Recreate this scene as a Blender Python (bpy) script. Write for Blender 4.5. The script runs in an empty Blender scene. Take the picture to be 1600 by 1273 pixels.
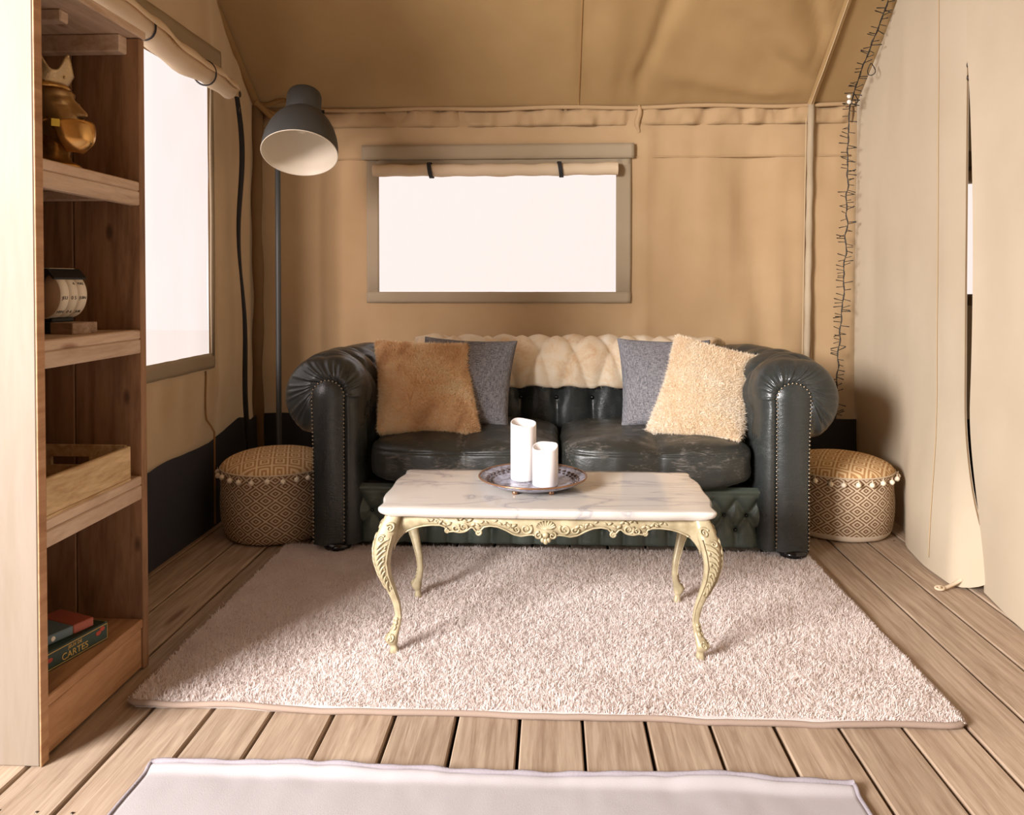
import bpy, math, random
import numpy as np
from mathutils import Vector, Matrix

# ------------------------------------------------------------------ camera, sky, lights, exposure
S = bpy.context.scene
C = S.collection
PI = math.pi

cam_d = bpy.data.cameras.new('camera')
cam = bpy.data.objects.new('camera', cam_d)
C.objects.link(cam)
cam.location = (0, 0, 1.02)
cam.rotation_euler = (math.radians(89.0), 0, math.atan(62 / 1230))
cam_d.sensor_fit = 'HORIZONTAL'
cam_d.sensor_width = 36
cam_d.lens = 1230 / 1600 * 36
cam_d.shift_y = -170.03 / 1600
cam_d.clip_start = 0.02
S.camera = cam

S.view_settings.view_transform = 'Standard'
S.view_settings.look = 'None'
S.view_settings.gamma = 1
S.view_settings.use_curve_mapping = False
S.view_settings.exposure = 0.0
S.cycles.diffuse_bounces = 6
S.cycles.max_bounces = 12
S.cycles.transparent_max_bounces = 16

world = bpy.data.worlds.new('overcast')
S.world = world
world.use_nodes = True
bg = world.node_tree.nodes['Background']
bg.inputs['Color'].default_value = (1.0, 0.955, 0.93, 1)     # even, bright overcast sky
bg.inputs['Strength'].default_value = 1.2

key_d = bpy.data.lights.new('doorway_daylight', 'AREA')        # bright open doorway, left of the camera
key_d.shape = 'RECTANGLE'
key_d.size = 1.4
key_d.size_y = 1.3
key_d.energy = 680
key_d.color = (1.0, 0.965, 0.95)
key = bpy.data.objects.new('doorway_daylight', key_d)
C.objects.link(key)
key.location = (-3.0, -1.2, 1.95)
key.rotation_euler = (Vector((0.2, 2.4, 0.7)) - Vector(key.location)).to_track_quat('-Z', 'Y').to_euler()

# ------------------------------------------------------------------ helpers
rng = np.random.default_rng(7)
random.seed(7)


def link(o, parent=None):
    C.objects.link(o)
    if parent is not None:
        o.parent = parent
    return o


def tag(o, label=None, cat=None, group=None, kind=None):
    if label: o['label'] = label
    if cat: o['category'] = cat
    if group: o['group'] = group
    if kind: o['kind'] = kind
    return o


def empty(name, loc=(0, 0, 0), rz=0.0, parent=None, mat=None):
    o = bpy.data.objects.new(name, None)
    o.empty_display_size = 0.05
    if mat is not None:
        o.matrix_world = mat
    else:
        o.location = loc
        o.rotation_euler = (0, 0, rz)
    return link(o, parent)


def thing(name, label, cat, loc=(0, 0, 0), rz=0.0, group=None, mat=None):
    return tag(empty(name, loc, rz, None, mat), label, cat, group)


def make_mesh(name, v, f, m=None, smooth=True, uv=None):
    me = bpy.data.meshes.new(name)
    v = np.asarray(v, dtype=float)
    me.from_pydata(v.tolist(), [], [tuple(int(i) for i in q) for q in f])
    if smooth:
        me.polygons.foreach_set('use_smooth', [True] * len(me.polygons))
    if uv is not None:
        lay = me.uv_layers.new(name='UVMap')
        idx = np.zeros(len(me.loops), dtype=np.int32)
        me.loops.foreach_get('vertex_index', idx)
        lay.data.foreach_set('uv', np.asarray(uv, dtype=np.float32)[idx].ravel())
    if m is not None:
        me.materials.append(m)
    me.update()
    return me


def obj(name, v, f, m, parent=None, smooth=True, uv=None, loc=None, rot=None):
    o = bpy.data.objects.new(name, make_mesh(name, v, f, m, smooth, uv))
    if loc is not None: o.location = loc
    if rot is not None: o.rotation_euler = rot
    return link(o, parent)


class MB:
    """collects shapes into one mesh"""
    def __init__(self):
        self.v = []; self.f = []; self.n = 0

    def add(self, v, f):
        v = np.asarray(v, dtype=float)
        self.v.append(v)
        self.f += [tuple(i + self.n for i in q) for q in f]
        self.n += len(v)
        return self

    def obj(self, name, m, parent=None, smooth=True, **k):
        return obj(name, np.concatenate(self.v), self.f, m, parent, smooth, **k)


def grid_faces(nu, nv, closed_u=False, closed_v=False, mask=None):
    f = []
    for i in range(nu if closed_u else nu - 1):
        for j in range(nv if closed_v else nv - 1):
            if mask is not None and not mask[i, j]:
                continue
            a = i * nv + j; b = ((i + 1) % nu) * nv + j
            c = ((i + 1) % nu) * nv + (j + 1) % nv; d = i * nv + (j + 1) % nv
            f.append((a, b, c, d))
    return f


def bevel_box(x0, x1, y0, y1, z0, z1, b=0.003):
    """box with all edges chamfered (24 verts)"""
    lo = np.array([x0, y0, z0]); hi = np.array([x1, y1, z1])
    b = min(b, 0.45 * float((hi - lo).min()))
    v = []; idx = {}
    for s in np.ndindex(2, 2, 2):
        for ax in range(3):
            p = np.where(np.array(s) == 0, lo, hi).astype(float)
            for k in range(3):
                if k != ax:
                    p[k] += b if s[k] == 0 else -b
            idx[(s, ax)] = len(v); v.append(p)
    f = []
    cen = (lo + hi) / 2
    def put(q):
        P = np.array([v[i] for i in q]); n = np.cross(P[1] - P[0], P[2] - P[1])
        if n @ (P.mean(0) - cen) < 0: q = q[::-1]
        f.append(tuple(q))
    for ax in range(3):
        o = [k for k in range(3) if k != ax]
        for sd in (0, 1):
            q = []
            for a, c in ((0, 0), (1, 0), (1, 1), (0, 1)):
                s = [0, 0, 0]; s[ax] = sd; s[o[0]] = a; s[o[1]] = c
                q.append(idx[(tuple(s), ax)])
            put(q)
    for ax in range(3):
        o = [k for k in range(3) if k != ax]
        for a in (0, 1):
            for c in (0, 1):
                s0 = [0, 0, 0]; s0[o[0]] = a; s0[o[1]] = c
                s1 = list(s0); s1[ax] = 1
                put([idx[(tuple(s0), o[0])], idx[(tuple(s1), o[0])], idx[(tuple(s1), o[1])], idx[(tuple(s0), o[1])]])
    for s in np.ndindex(2, 2, 2):
        put([idx[(s, 0)], idx[(s, 1)], idx[(s, 2)]])
    return np.array(v), f


def lathe(prof, seg=32, cap0=False, cap1=False):
    """prof: list of (r, z); axis Z"""
    prof = np.asarray(prof, dtype=float)
    a = np.linspace(0, 2 * PI, seg, endpoint=False)
    v = np.stack([np.outer(np.cos(a), prof[:, 0]), np.outer(np.sin(a), prof[:, 0]),
                  np.outer(np.ones(seg), prof[:, 1])], -1).reshape(-1, 3)
    n = len(prof)
    f = grid_faces(seg, n, closed_u=True)
    if cap0: f.append(tuple(i * n for i in range(seg))[::-1])
    if cap1: f.append(tuple(i * n + n - 1 for i in range(seg)))
    return v, f


def tube(pts, r, seg=8, cap=True, closed=False):
    P = np.asarray(pts, dtype=float); n = len(P)
    r = np.broadcast_to(np.asarray(r, dtype=float), (n,))
    T = np.gradient(P, axis=0)
    if closed:
        T = np.roll(P, -1, 0) - np.roll(P, 1, 0)
    T /= np.linalg.norm(T, axis=1)[:, None] + 1e-12
    ref = np.array([0, 0, 1.0]) if abs(T[0, 2]) < 0.9 else np.array([1.0, 0, 0])
    N = np.cross(T[0], ref); N /= np.linalg.norm(N)
    Ns = []
    for i in range(n):
        N = N - T[i] * (N @ T[i]); N /= np.linalg.norm(N) + 1e-12
        Ns.append(N.copy())
    Ns = np.array(Ns); B = np.cross(T, Ns)
    a = np.linspace(0, 2 * PI, seg, endpoint=False)
    v = P[:, None] + r[:, None, None] * (np.cos(a)[None, :, None] * Ns[:, None] + np.sin(a)[None, :, None] * B[:, None])
    f = grid_faces(n, seg, closed_u=closed, closed_v=True)
    if cap and not closed:
        f.append(tuple(range(seg))[::-1]); f.append(tuple((n - 1) * seg + i for i in range(seg)))
    return v.reshape(-1, 3), f


def ball(c, r, nu=10, nv=7, sc=(1, 1, 1)):
    t = np.linspace(0.12, PI - 0.12, nv)
    v, f = lathe(np.stack([np.sin(t), -np.cos(t)], -1), nu, True, True)
    return v * r * np.array(sc) + np.array(c), f


def cube_sphere(n, p=2.0):
    """subdivided cube pushed onto a p-norm ball"""
    v = []; f = []; key_i = {}
    t = np.linspace(-1, 1, n + 1)
    def vid(q):
        k = tuple(np.round(q, 6))
        if k not in key_i:
            key_i[k] = len(v); v.append(q)
        return key_i[k]
    for ax in range(3):
        for sg in (-1, 1):
            for i in range(n):
                for j in range(n):
                    q = []
                    for a, b in ((i, j), (i + 1, j), (i + 1, j + 1), (i, j + 1)):
                        c = [0, 0, 0]; c[ax] = sg; c[(ax + 1) % 3] = t[a]; c[(ax + 2) % 3] = t[b]
                        q.append(vid(c))
                    f.append(tuple(q if sg > 0 else q[::-1]))
    v = np.array(v, dtype=float)
    v /= (np.abs(v) ** p).sum(1)[:, None] ** (1 / p)
    return v, f


def normals_of(v, f):
    n = np.zeros_like(v)
    F = np.array([q if len(q) == 4 else (q[0], q[1], q[2], q[2]) for q in f])
    a = v[F[:, 2]] - v[F[:, 0]]; b = v[F[:, 3]] - v[F[:, 1]]
    fn = np.cross(a, b)
    for k in range(4):
        np.add.at(n, F[:, k], fn)
    return n / (np.linalg.norm(n, axis=1)[:, None] + 1e-12)


def _hash(ix, iy, iz):
    h = (ix.astype(np.int64) * 374761393 + iy.astype(np.int64) * 668265263 + iz.astype(np.int64) * 2147483647) & 0xffffffff
    h = ((h ^ (h >> 13)) * 1274126177) & 0xffffffff
    return ((h ^ (h >> 16)) & 0xffff) / 65535.0


def vnoise(x, y, z=0.0):
    x, y, z = np.broadcast_arrays(np.asarray(x, float), np.asarray(y, float), np.asarray(z, float))
    i, j, k = np.floor(x), np.floor(y), np.floor(z)
    u, v, w = x - i, y - j, z - k
    u, v, w = (t * t * (3 - 2 * t) for t in (u, v, w))
    r = 0
    for a in (0, 1):
        for b in (0, 1):
            for c in (0, 1):
                r = r + _hash(i + a, j + b, k + c) * (u if a else 1 - u) * (v if b else 1 - v) * (w if c else 1 - w)
    return r * 2 - 1


def fnoise(x, y, z=0.0, o=3):
    r = 0; a = 1.0
    for k in range(o):
        r = r + a * vnoise(np.asarray(x) * 2 ** k + 13.7 * k, np.asarray(y) * 2 ** k + 7.1 * k, np.asarray(z) * 2 ** k)
        a *= 0.5
    return r


def scatter(v, f, n, r, keep=None):
    F = np.array([q if len(q) == 4 else (q[0], q[1], q[2], q[2]) for q in f])
    A, B_, C_, D = v[F[:, 0]], v[F[:, 1]], v[F[:, 2]], v[F[:, 3]]
    nn = np.cross(C_ - A, D - B_); ar = np.linalg.norm(nn, axis=1)
    k = r.choice(len(F), n, p=ar / ar.sum())
    s, t = r.random(n)[:, None], r.random(n)[:, None]
    P = (A[k] * (1 - s) + B_[k] * s) * (1 - t) + (D[k] * (1 - s) + C_[k] * s) * t
    N = nn[k] / (ar[k][:, None] + 1e-12)
    return P, N


def blades(P, N, length, width, lean, r):
    """one bent tapered blade (2 triangles as a quad + tip) at each point"""
    n = len(P)
    d = r.normal(size=(n, 3)) * 0.5 + lean
    L = (length * (0.7 + 0.6 * r.random(n)))[:, None]
    side = np.cross(N, r.normal(size=(n, 3))); side /= np.linalg.norm(side, axis=1)[:, None] + 1e-9
    mid = P + N * L * 0.6 + d * L * 0.2
    tip = P + N * L * 0.85 + d * L * 0.75
    v = np.stack([P - side * width, P + side * width, mid + side * width * 0.8, mid - side * width * 0.8, tip], 1).reshape(-1, 3)
    b = np.arange(n) * 5
    f = [q for i in b.tolist() for q in ((i, i + 1, i + 2, i + 3), (i + 3, i + 2, i + 4))]
    return v, f


# ------------------------------------------------------------------ materials
def srgb(r, g, b):
    def c(x):
        x /= 255
        return x / 12.92 if x <= 0.04045 else ((x + 0.055) / 1.055) ** 2.4
    return (c(r), c(g), c(b), 1)


class NT:
    def __init__(self, name):
        self.m = bpy.data.materials.new(name)
        self.m.use_nodes = True
        self.t = self.m.node_tree
        self.p = self.t.nodes['Principled BSDF']
        self.out = self.t.nodes['Material Output']

    def n(self, typ, **k):
        o = self.t.nodes.new(typ)
        for a, b in k.items():
            if hasattr(o, a): setattr(o, a, b)
        return o

    def l(self, a, b):
        self.t.links.new(a, b)

    def coords(self, kind='Object', scale=(1, 1, 1), rot=(0, 0, 0), rand=False):
        tc = self.n('ShaderNodeTexCoord')
        mp = self.n('ShaderNodeMapping')
        mp.inputs['Scale'].default_value = scale
        mp.inputs['Rotation'].default_value = rot
        src = tc.outputs[kind]
        if rand:
            oi = self.n('ShaderNodeObjectInfo')
            cmb = self.n('ShaderNodeVectorMath', operation='SCALE')
            cmb.inputs[0].default_value = (17.3, 9.1, 23.7)
            self.l(oi.outputs['Random'], cmb.inputs['Scale'])
            add = self.n('ShaderNodeVectorMath', operation='ADD')
            self.l(src, add.inputs[0]); self.l(cmb.outputs[0], add.inputs[1])
            src = add.outputs[0]
        self.l(src, mp.inputs['Vector'])
        return mp.outputs[0]

    def noise(self, vec, scale, detail=4, rough=0.55, dist=0.0):
        o = self.n('ShaderNodeTexNoise')
        o.inputs['Scale'].default_value = scale
        o.inputs['Detail'].default_value = detail
        o.inputs['Roughness'].default_value = rough
        o.inputs['Distortion'].default_value = dist
        if vec is not None: self.l(vec, o.inputs['Vector'])
        return o.outputs['Fac']

    def ramp(self, fac, stops):
        o = self.n('ShaderNodeValToRGB')
        e = o.color_ramp.elements
        while len(e) < len(stops): e.new(0.5)
        for k, (pos, col) in enumerate(stops):
            e[k].position = pos; e[k].color = col
        self.l(fac, o.inputs['Fac'])
        return o.outputs['Color']

    def mix(self, a, b, fac, mode='MIX'):
        o = self.n('ShaderNodeMix', data_type='RGBA', blend_type=mode)
        for s, x in ((o.inputs['Factor'], fac), (o.inputs['A'], a), (o.inputs['B'], b)):
            pass
        ins = [i for i in o.inputs if i.enabled]
        for s, x in zip(ins, (fac, a, b)):
            if hasattr(x, 'links') or hasattr(x, 'is_linked'): self.l(x, s)
            else: s.default_value = x
        return [i for i in o.outputs if i.enabled][0]

    def math(self, op, a, b=0.0):
        o = self.n('ShaderNodeMath', operation=op)
        for s, x in ((o.inputs[0], a), (o.inputs[1], b)):
            if hasattr(x, 'is_linked'): self.l(x, s)
            else: s.default_value = x
        return o.outputs[0]

    def bump(self, h, strength=0.3, dist=0.01):
        o = self.n('ShaderNodeBump')
        o.inputs['Strength'].default_value = strength
        o.inputs['Distance'].default_value = dist
        self.l(h, o.inputs['Height'])
        self.l(o.outputs[0], self.p.inputs['Normal'])
        return o.outputs[0]

    def glow_through(self, col, w):
        tr = self.n('ShaderNodeBsdfTranslucent')
        self.l(col, tr.inputs['Color'])
        mx = self.n('ShaderNodeMixShader'); mx.inputs[0].default_value = w
        self.l(self.p.outputs[0], mx.inputs[1]); self.l(tr.outputs[0], mx.inputs[2])
        self.l(mx.outputs[0], self.out.inputs['Surface'])
        return self.m

    def set(self, color=None, rough=0.6, metal=0.0, spec=0.5):
        if color is not None:
            if hasattr(color, 'is_linked'): self.l(color, self.p.inputs['Base Color'])
            else: self.p.inputs['Base Color'].default_value = color
        if hasattr(rough, 'is_linked'): self.l(rough, self.p.inputs['Roughness'])
        else: self.p.inputs['Roughness'].default_value = rough
        self.p.inputs['Metallic'].default_value = metal
        self.p.inputs['Specular IOR Level'].default_value = spec
        return self.m


def plain(name, col, rough=0.6, metal=0.0, spec=0.5, bump=0.0, bscale=200):
    t = NT(name)
    if bump:
        t.bump(t.noise(t.coords(), bscale, 3), bump, 0.002)
    return t.set(col, rough, metal, spec)


def canvas_mat(name, c1, c2, trans=0.2, tcol=None):
    t = NT(name)
    co = t.coords()
    blot = t.noise(co, 2.2, 4, 0.6)
    col = t.ramp(blot, [(0.3, c1), (0.75, c2)])
    w = t.noise(t.coords(scale=(1, 1, 1)), 420, 2)
    nrm = t.bump(w, 0.12, 0.002)
    t.set(col, 0.95, 0, 0.1)
    tr = t.n('ShaderNodeBsdfTranslucent')
    if tcol: tr.inputs['Color'].default_value = tcol
    else: t.l(col, tr.inputs['Color'])
    mx = t.n('ShaderNodeMixShader')
    mx.inputs[0].default_value = trans
    t.l(t.p.outputs[0], mx.inputs[1]); t.l(tr.outputs[0], mx.inputs[2])
    t.l(mx.outputs[0], t.out.inputs['Surface'])
    return t.m


def wood_mat(name, light, dark, grain_scale, axis_scale, knots=True, rough=0.6, vary=0.15, knot_col=None, kscale=(5, 5, 1.2)):
    t = NT(name)
    co = t.coords(scale=axis_scale, rand=True)
    g = t.noise(co, grain_scale, 5, 0.6, 1.2)
    g2 = t.noise(co, grain_scale * 6, 3, 0.6)
    gg = t.math('ADD', t.math('MULTIPLY', g, 0.75), t.math('MULTIPLY', g2, 0.25))
    col = t.ramp(gg, [(0.36, dark), (0.62, light)])
    if knots:
        vo = t.n('ShaderNodeTexVoronoi')
        vo.inputs['Scale'].default_value = 1.0
        t.l(t.coords(scale=kscale, rand=True), vo.inputs['Vector'])
        k = t.ramp(vo.outputs['Distance'], [(0.05, (1, 1, 1, 1)), (0.11, (0, 0, 0, 1))])
        col = t.mix(col, knot_col or tuple(0.35 * x for x in dark[:3]) + (1,), t.math('MULTIPLY', k, 0.75))
    oi = t.n('ShaderNodeObjectInfo')
    hv = t.n('ShaderNodeHueSaturation')
    t.l(col, hv.inputs['Color'])
    t.l(t.math('ADD', t.math('MULTIPLY', oi.outputs['Random'], vary * 2), 1 - vary), hv.inputs['Value'])
    t.bump(gg, 0.25, 0.002)
    return t.set(hv.outputs[0], rough, 0, 0.3)


M = {}
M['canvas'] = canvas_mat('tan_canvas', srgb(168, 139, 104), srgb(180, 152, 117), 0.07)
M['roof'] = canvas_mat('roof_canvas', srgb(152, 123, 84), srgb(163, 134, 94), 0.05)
M['curtain'] = canvas_mat('pale_canvas', srgb(186, 170, 147), srgb(194, 179, 157), 0.06)
M['trim_canvas'] = canvas_mat('window_binding', srgb(158, 142, 118), srgb(168, 152, 129), 0.06)
M['roll'] = canvas_mat('rolled_canvas', srgb(226, 206, 176), srgb(234, 216, 190), 0.3)
M['sleeve'] = canvas_mat('pole_sleeve', srgb(156, 138, 114), srgb(184, 167, 142), 0.05)
M['dark_sleeve'] = canvas_mat('corner_sleeve', srgb(120, 98, 72), srgb(136, 112, 84), 0.05)
M['skirt'] = plain('black_groundsheet', srgb(56, 57, 64), 0.7, 0, 0.3, 0.2, 60)
M['strap'] = plain('black_webbing', srgb(34, 32, 34), 0.8)
M['seam'] = plain('seam_stitching', srgb(150, 114, 70), 0.9)
M['pale_seam'] = plain('pale_seam_stitching', srgb(180, 156, 122), 0.9)
M['plank'] = wood_mat('deck_planks', srgb(178, 157, 136), srgb(140, 117, 97), 4.0, (12, 0.6, 12), True, 0.55, 0.13, srgb(96, 62, 40), (6.5, 1.1, 3))
M['pine'] = wood_mat('pine_boards', srgb(122, 109, 96), srgb(115, 102, 88), 4.0, (4, 4, 0.5), True, 0.6, 0.05, srgb(92, 58, 36), (7, 7, 2.6))
M['pine_shelf'] = wood_mat('pine_shelf', srgb(208, 184, 162), srgb(178, 150, 126), 4.0, (5, 0.6, 5), True, 0.6, 0.06, srgb(120, 80, 50), (7, 2.5, 7))
M['pine_floor'] = wood_mat('warm_pine', srgb(190, 148, 112), srgb(156, 114, 80), 4.0, (5, 0.6, 5), True, 0.6, 0.04, srgb(100, 64, 44), (7, 2.5, 7))
M['pine_shaded'] = wood_mat('shaded_pine', srgb(154, 118, 88), srgb(116, 84, 60), 4.0, (4, 4, 0.5), True, 0.65, 0.05, srgb(52, 34, 24), (9, 9, 4))  # darker copy of the pine, shelf-interior shade put into its base colour
M['crate'] = wood_mat('weathered_crate', srgb(206, 180, 140), srgb(160, 128, 88), 5.0, (5, 0.8, 5), True, 0.75, 0.05, srgb(90, 66, 44))
M['under'] = plain('under_floor', srgb(44, 32, 26), 0.95)
M['ground'] = plain('pale_ground', srgb(244, 240, 233), 0.95)
M['screw'] = plain('screw_steel', srgb(90, 80, 72), 0.4, 0.8)


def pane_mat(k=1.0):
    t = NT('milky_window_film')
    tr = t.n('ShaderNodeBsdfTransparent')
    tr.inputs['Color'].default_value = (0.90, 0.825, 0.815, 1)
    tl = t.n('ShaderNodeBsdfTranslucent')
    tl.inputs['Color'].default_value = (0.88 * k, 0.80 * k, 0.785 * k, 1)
    co = t.coords()
    cr = t.noise(t.coords(scale=(1.5, 1.5, 0.35)), 3.0, 3, 0.6, 1.0)
    mx = t.n('ShaderNodeMixShader')
    t.l(t.math('ADD', 0.5, t.math('MULTIPLY', cr, 0.1)), mx.inputs[0])
    t.l(tr.outputs[0], mx.inputs[1]); t.l(tl.outputs[0], mx.inputs[2])
    t.l(mx.outputs[0], t.out.inputs['Surface'])
    return t.m
M['pane'] = pane_mat()
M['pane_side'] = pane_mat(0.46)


def leather(name, c, c_wear, wear_lo, wear_hi, rough=0.38):
    t = NT(name)
    co = t.coords()
    w = t.noise(co, 7, 6, 0.65, 0.6)
    sc = t.noise(t.coords(scale=(1, 3, 6)), 14, 5, 0.7, 2.0)
    wear = t.math('MULTIPLY', w, sc)
    col = t.ramp(wear, [(wear_lo, c), (wear_hi, c_wear)])
    vo = t.n('ShaderNodeTexVoronoi'); vo.inputs['Scale'].default_value = 260
    t.l(co, vo.inputs['Vector'])
    wr = t.noise(t.coords(scale=(1, 1, 2.5)), 26, 4, 0.6, 1.5)
    h = t.math('ADD', t.math('MULTIPLY', vo.outputs['Distance'], 0.25), wr)
    t.bump(h, 0.22, 0.004)
    r = t.math('ADD', rough - 0.1, t.math('MULTIPLY', w, 0.25))
    return t.set(col, r, 0, 0.5)


M['leather'] = leather('dark_leather', srgb(44, 47, 46), srgb(70, 72, 68), 0.28, 0.5, 0.27)
M['leather_green'] = leather('green_black_leather', srgb(66, 75, 68), srgb(92, 98, 88), 0.28, 0.5, 0.4)
M['leather_worn'] = leather('worn_leather', srgb(44, 46, 43), srgb(122, 115, 108), 0.28, 0.46, 0.36)
M['black_gloss'] = plain('black_lacquer', srgb(18, 18, 20), 0.15)
M['nail'] = plain('nail_heads', srgb(150, 138, 120), 0.3, 0.9)


def fur_mat(name, a, b, c, s=5):
    t = NT(name)
    co = t.coords()
    n1 = t.noise(co, s, 4, 0.65, 0.8)
    n2 = t.noise(co, 90, 3)
    f = t.math('ADD', t.math('MULTIPLY', n1, 0.8), t.math('MULTIPLY', n2, 0.2))
    col = t.ramp(f, [(0.34, a), (0.5, b), (0.68, c)])
    t.set(col, 0.9, 0, 0.1)
    return t.glow_through(col, 0.5)


M['fur_brown'] = fur_mat('caramel_fur', srgb(226, 192, 148), srgb(251, 232, 200), srgb(254, 248, 232))
M['fur_cream'] = fur_mat('cream_fur', srgb(250, 236, 214), srgb(253, 243, 226), srgb(254, 248, 238))
M['fur_throw'] = fur_mat('mottled_fur', srgb(236, 208, 170), srgb(252, 240, 218), srgb(254, 248, 236), 7)
M['throw_edge'] = plain('throw_backing', srgb(176, 160, 142), 0.9)


def weave_mat():
    t = NT('grey_linen')
    co = t.coords()
    a = t.noise(t.coords(scale=(14, 1.5, 14)), 30, 2)
    b = t.noise(t.coords(scale=(1.5, 14, 14)), 30, 2)
    f = t.math('MULTIPLY', t.math('ADD', a, b), 0.5)
    col = t.ramp(f, [(0.38, srgb(74, 74, 80)), (0.62, srgb(142, 140, 144))])
    t.bump(f, 0.4, 0.002)
    return t.set(col, 0.95, 0, 0.1)
M['linen'] = weave_mat()


def pile_mat():
    t = NT('rug_pile')
    n1 = t.noise(t.coords(), 5, 4, 0.6)
    n2 = t.noise(t.coords(), 160, 3)
    f = t.math('ADD', t.math('MULTIPLY', n1, 0.45), t.math('MULTIPLY', n2, 0.55))
    col = t.ramp(f, [(0.30, srgb(228, 216, 210)), (0.68, srgb(248, 241, 238))])
    t.set(col, 0.95, 0, 0.1)
    return t.glow_through(col, 0.5)
M['pile'] = pile_mat()
M['binding'] = plain('rug_binding', srgb(146, 127, 114), 0.9, 0, 0.2, 0.3, 300)
M['cotton'] = plain('pale_cotton_rug', srgb(162, 155, 156), 0.95, 0, 0.1, 0.25, 500)
M['cotton_hem'] = plain('cotton_rug_hem', srgb(142, 134, 139), 0.95, 0, 0.1, 0.5, 200)


def marble_mat():
    t = NT('cream_marble')
    co = t.coords(scale=(1.2, 3.6, 1), rot=(0, 0, 0.12))
    n = t.noise(co, 2.0, 6, 0.5, 1.2)
    v = t.math('ABSOLUTE', t.math('SUBTRACT', n, 0.5))
    veins = t.ramp(v, [(0.0, srgb(156, 153, 156)), (0.012, srgb(186, 179, 173)), (0.05, srgb(202, 194, 185))])
    soft = t.noise(co, 1.6, 4, 0.6, 0.8)
    col = t.mix(veins, srgb(178, 174, 170), t.math('MULTIPLY', soft, 0.35))
    return t.set(col, 0.12, 0, 0.5)
M['marble'] = marble_mat()


def giltmat():
    t = NT('cream_gilt_paint')
    n = t.noise(t.coords(), 30, 4)
    col = t.ramp(n, [(0.35, srgb(152, 138, 108)), (0.65, srgb(178, 165, 134))])
    t.bump(t.noise(t.coords(), 90, 3), 0.15, 0.003)
    return t.set(col, 0.42, 0.15, 0.5)
M['gilt'] = giltmat()
M['wax'] = plain('white_wax', srgb(222, 216, 214), 0.45, 0, 0.4)
M['wax'].node_tree.nodes['Principled BSDF'].inputs['Subsurface Weight'].default_value = 0.15
M['wax'].node_tree.nodes['Principled BSDF'].inputs['Subsurface Radius'].default_value = (0.02, 0.015, 0.012)
M['flame'] = plain('plastic_flame', srgb(250, 242, 226), 0.4)


def plate_mat():
    t = NT('glazed_plate')
    n = t.noise(t.coords(), 34, 5, 0.65, 1.0)
    col = t.ramp(n, [(0.36, srgb(104, 98, 106)), (0.6, srgb(172, 174, 192))])
    t.bump(n, 0.4, 0.004)
    return t.set(col, 0.25, 0.35, 0.5)
M['plate'] = plate_mat()
M['copper'] = plain('copper_edge', srgb(150, 112, 84), 0.3, 0.7)
M['relief'] = plain('dark_silver_relief', srgb(92, 78, 74), 0.3, 0.6)
M['dark_metal'] = plain('charcoal_metal', srgb(62, 63, 62), 0.5, 0.1, 0.5)
M['lamp_white'] = plain('white_enamel', srgb(210, 200, 182), 0.5)


def pouf_mat(name, dark, light, square=False, a=0.075, b=0.053):
    t = NT(name)
    tc = t.n('ShaderNodeTexCoord')
    sep = t.n('ShaderNodeSeparateXYZ')
    t.l(tc.outputs['UV'], sep.inputs[0])
    wob = t.noise(tc.outputs['UV'], 30, 2)
    wob = t.math('MULTIPLY', t.math('SUBTRACT', wob, 0.5), 0.003)
    fx = t.math('FRACT', t.math('DIVIDE', t.math('ADD', sep.outputs[0], wob), a))
    fy = t.math('FRACT', t.math('DIVIDE', t.math('ADD', sep.outputs[1], wob), b))
    ax = t.math('ABSOLUTE', t.math('SUBTRACT', fx, 0.5)); ay = t.math('ABSOLUTE', t.math('SUBTRACT', fy, 0.5))
    if square:
        d = t.math('MAXIMUM', ax, ay)
    else:
        d = t.math('ADD', ax, ay)
        d = t.math('MINIMUM', d, t.math('SUBTRACT', 1.0, d))
    s = t.math('COSINE', t.math('MULTIPLY', d, 2 * PI * 4.0))
    s = t.math('ADD', t.math('MULTIPLY', s, 0.5), 0.5)
    col = t.ramp(s, [(0.42, dark), (0.58, light)])
    wv = t.noise(tc.outputs['UV'], 500, 2)
    t.bump(t.math('ADD', t.math('MULTIPLY', s, 0.6), wv), 0.35, 0.002)
    return t.set(col, 0.95, 0, 0.1)


M['pouf_side'] = pouf_mat('pouf_diamond_weave', srgb(124, 94, 72), srgb(204, 184, 156))
M['pouf_top'] = pouf_mat('pouf_square_weave', srgb(172, 130, 86), srgb(216, 186, 142), True, 0.058, 0.058)
M['pouf_base'] = plain('pouf_base_cloth', srgb(224, 208, 186), 0.95)
M['pompom'] = plain('cream_wool', srgb(232, 218, 194), 0.95, 0, 0.1, 0.6, 300)


def gold_mat():
    t = NT('antique_gold')
    n = t.noise(t.coords(), 22, 5, 0.65)
    col = t.ramp(n, [(0.35, srgb(132, 96, 52)), (0.65, srgb(206, 160, 92))])
    t.bump(t.noise(t.coords(), 60, 3), 0.2, 0.003)
    return t.set(col, 0.28, 0.85, 0.5)
M['gold'] = gold_mat()
M['gold_shine'] = plain('polished_gold', srgb(196, 152, 92), 0.2, 0.9)
M['silver_gold'] = plain('pale_filigree', srgb(186, 162, 124), 0.4, 0.7, 0.5, 0.8, 160)
M['dull_gold'] = plain('worn_gold_leaf', srgb(158, 128, 88), 0.36, 0.75, 0.5, 0.5, 70)
M['gold_label'] = plain('yellow_sticker', srgb(222, 190, 70), 0.6)
M['black'] = plain('matt_black', srgb(28, 28, 30), 0.5)
M['paper'] = plain('cream_paper', srgb(230, 220, 204), 0.8)
M['kraft'] = plain('kraft_disc', srgb(196, 166, 138), 0.85)
M['ink'] = plain('ink', srgb(50, 46, 46), 0.8)
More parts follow.
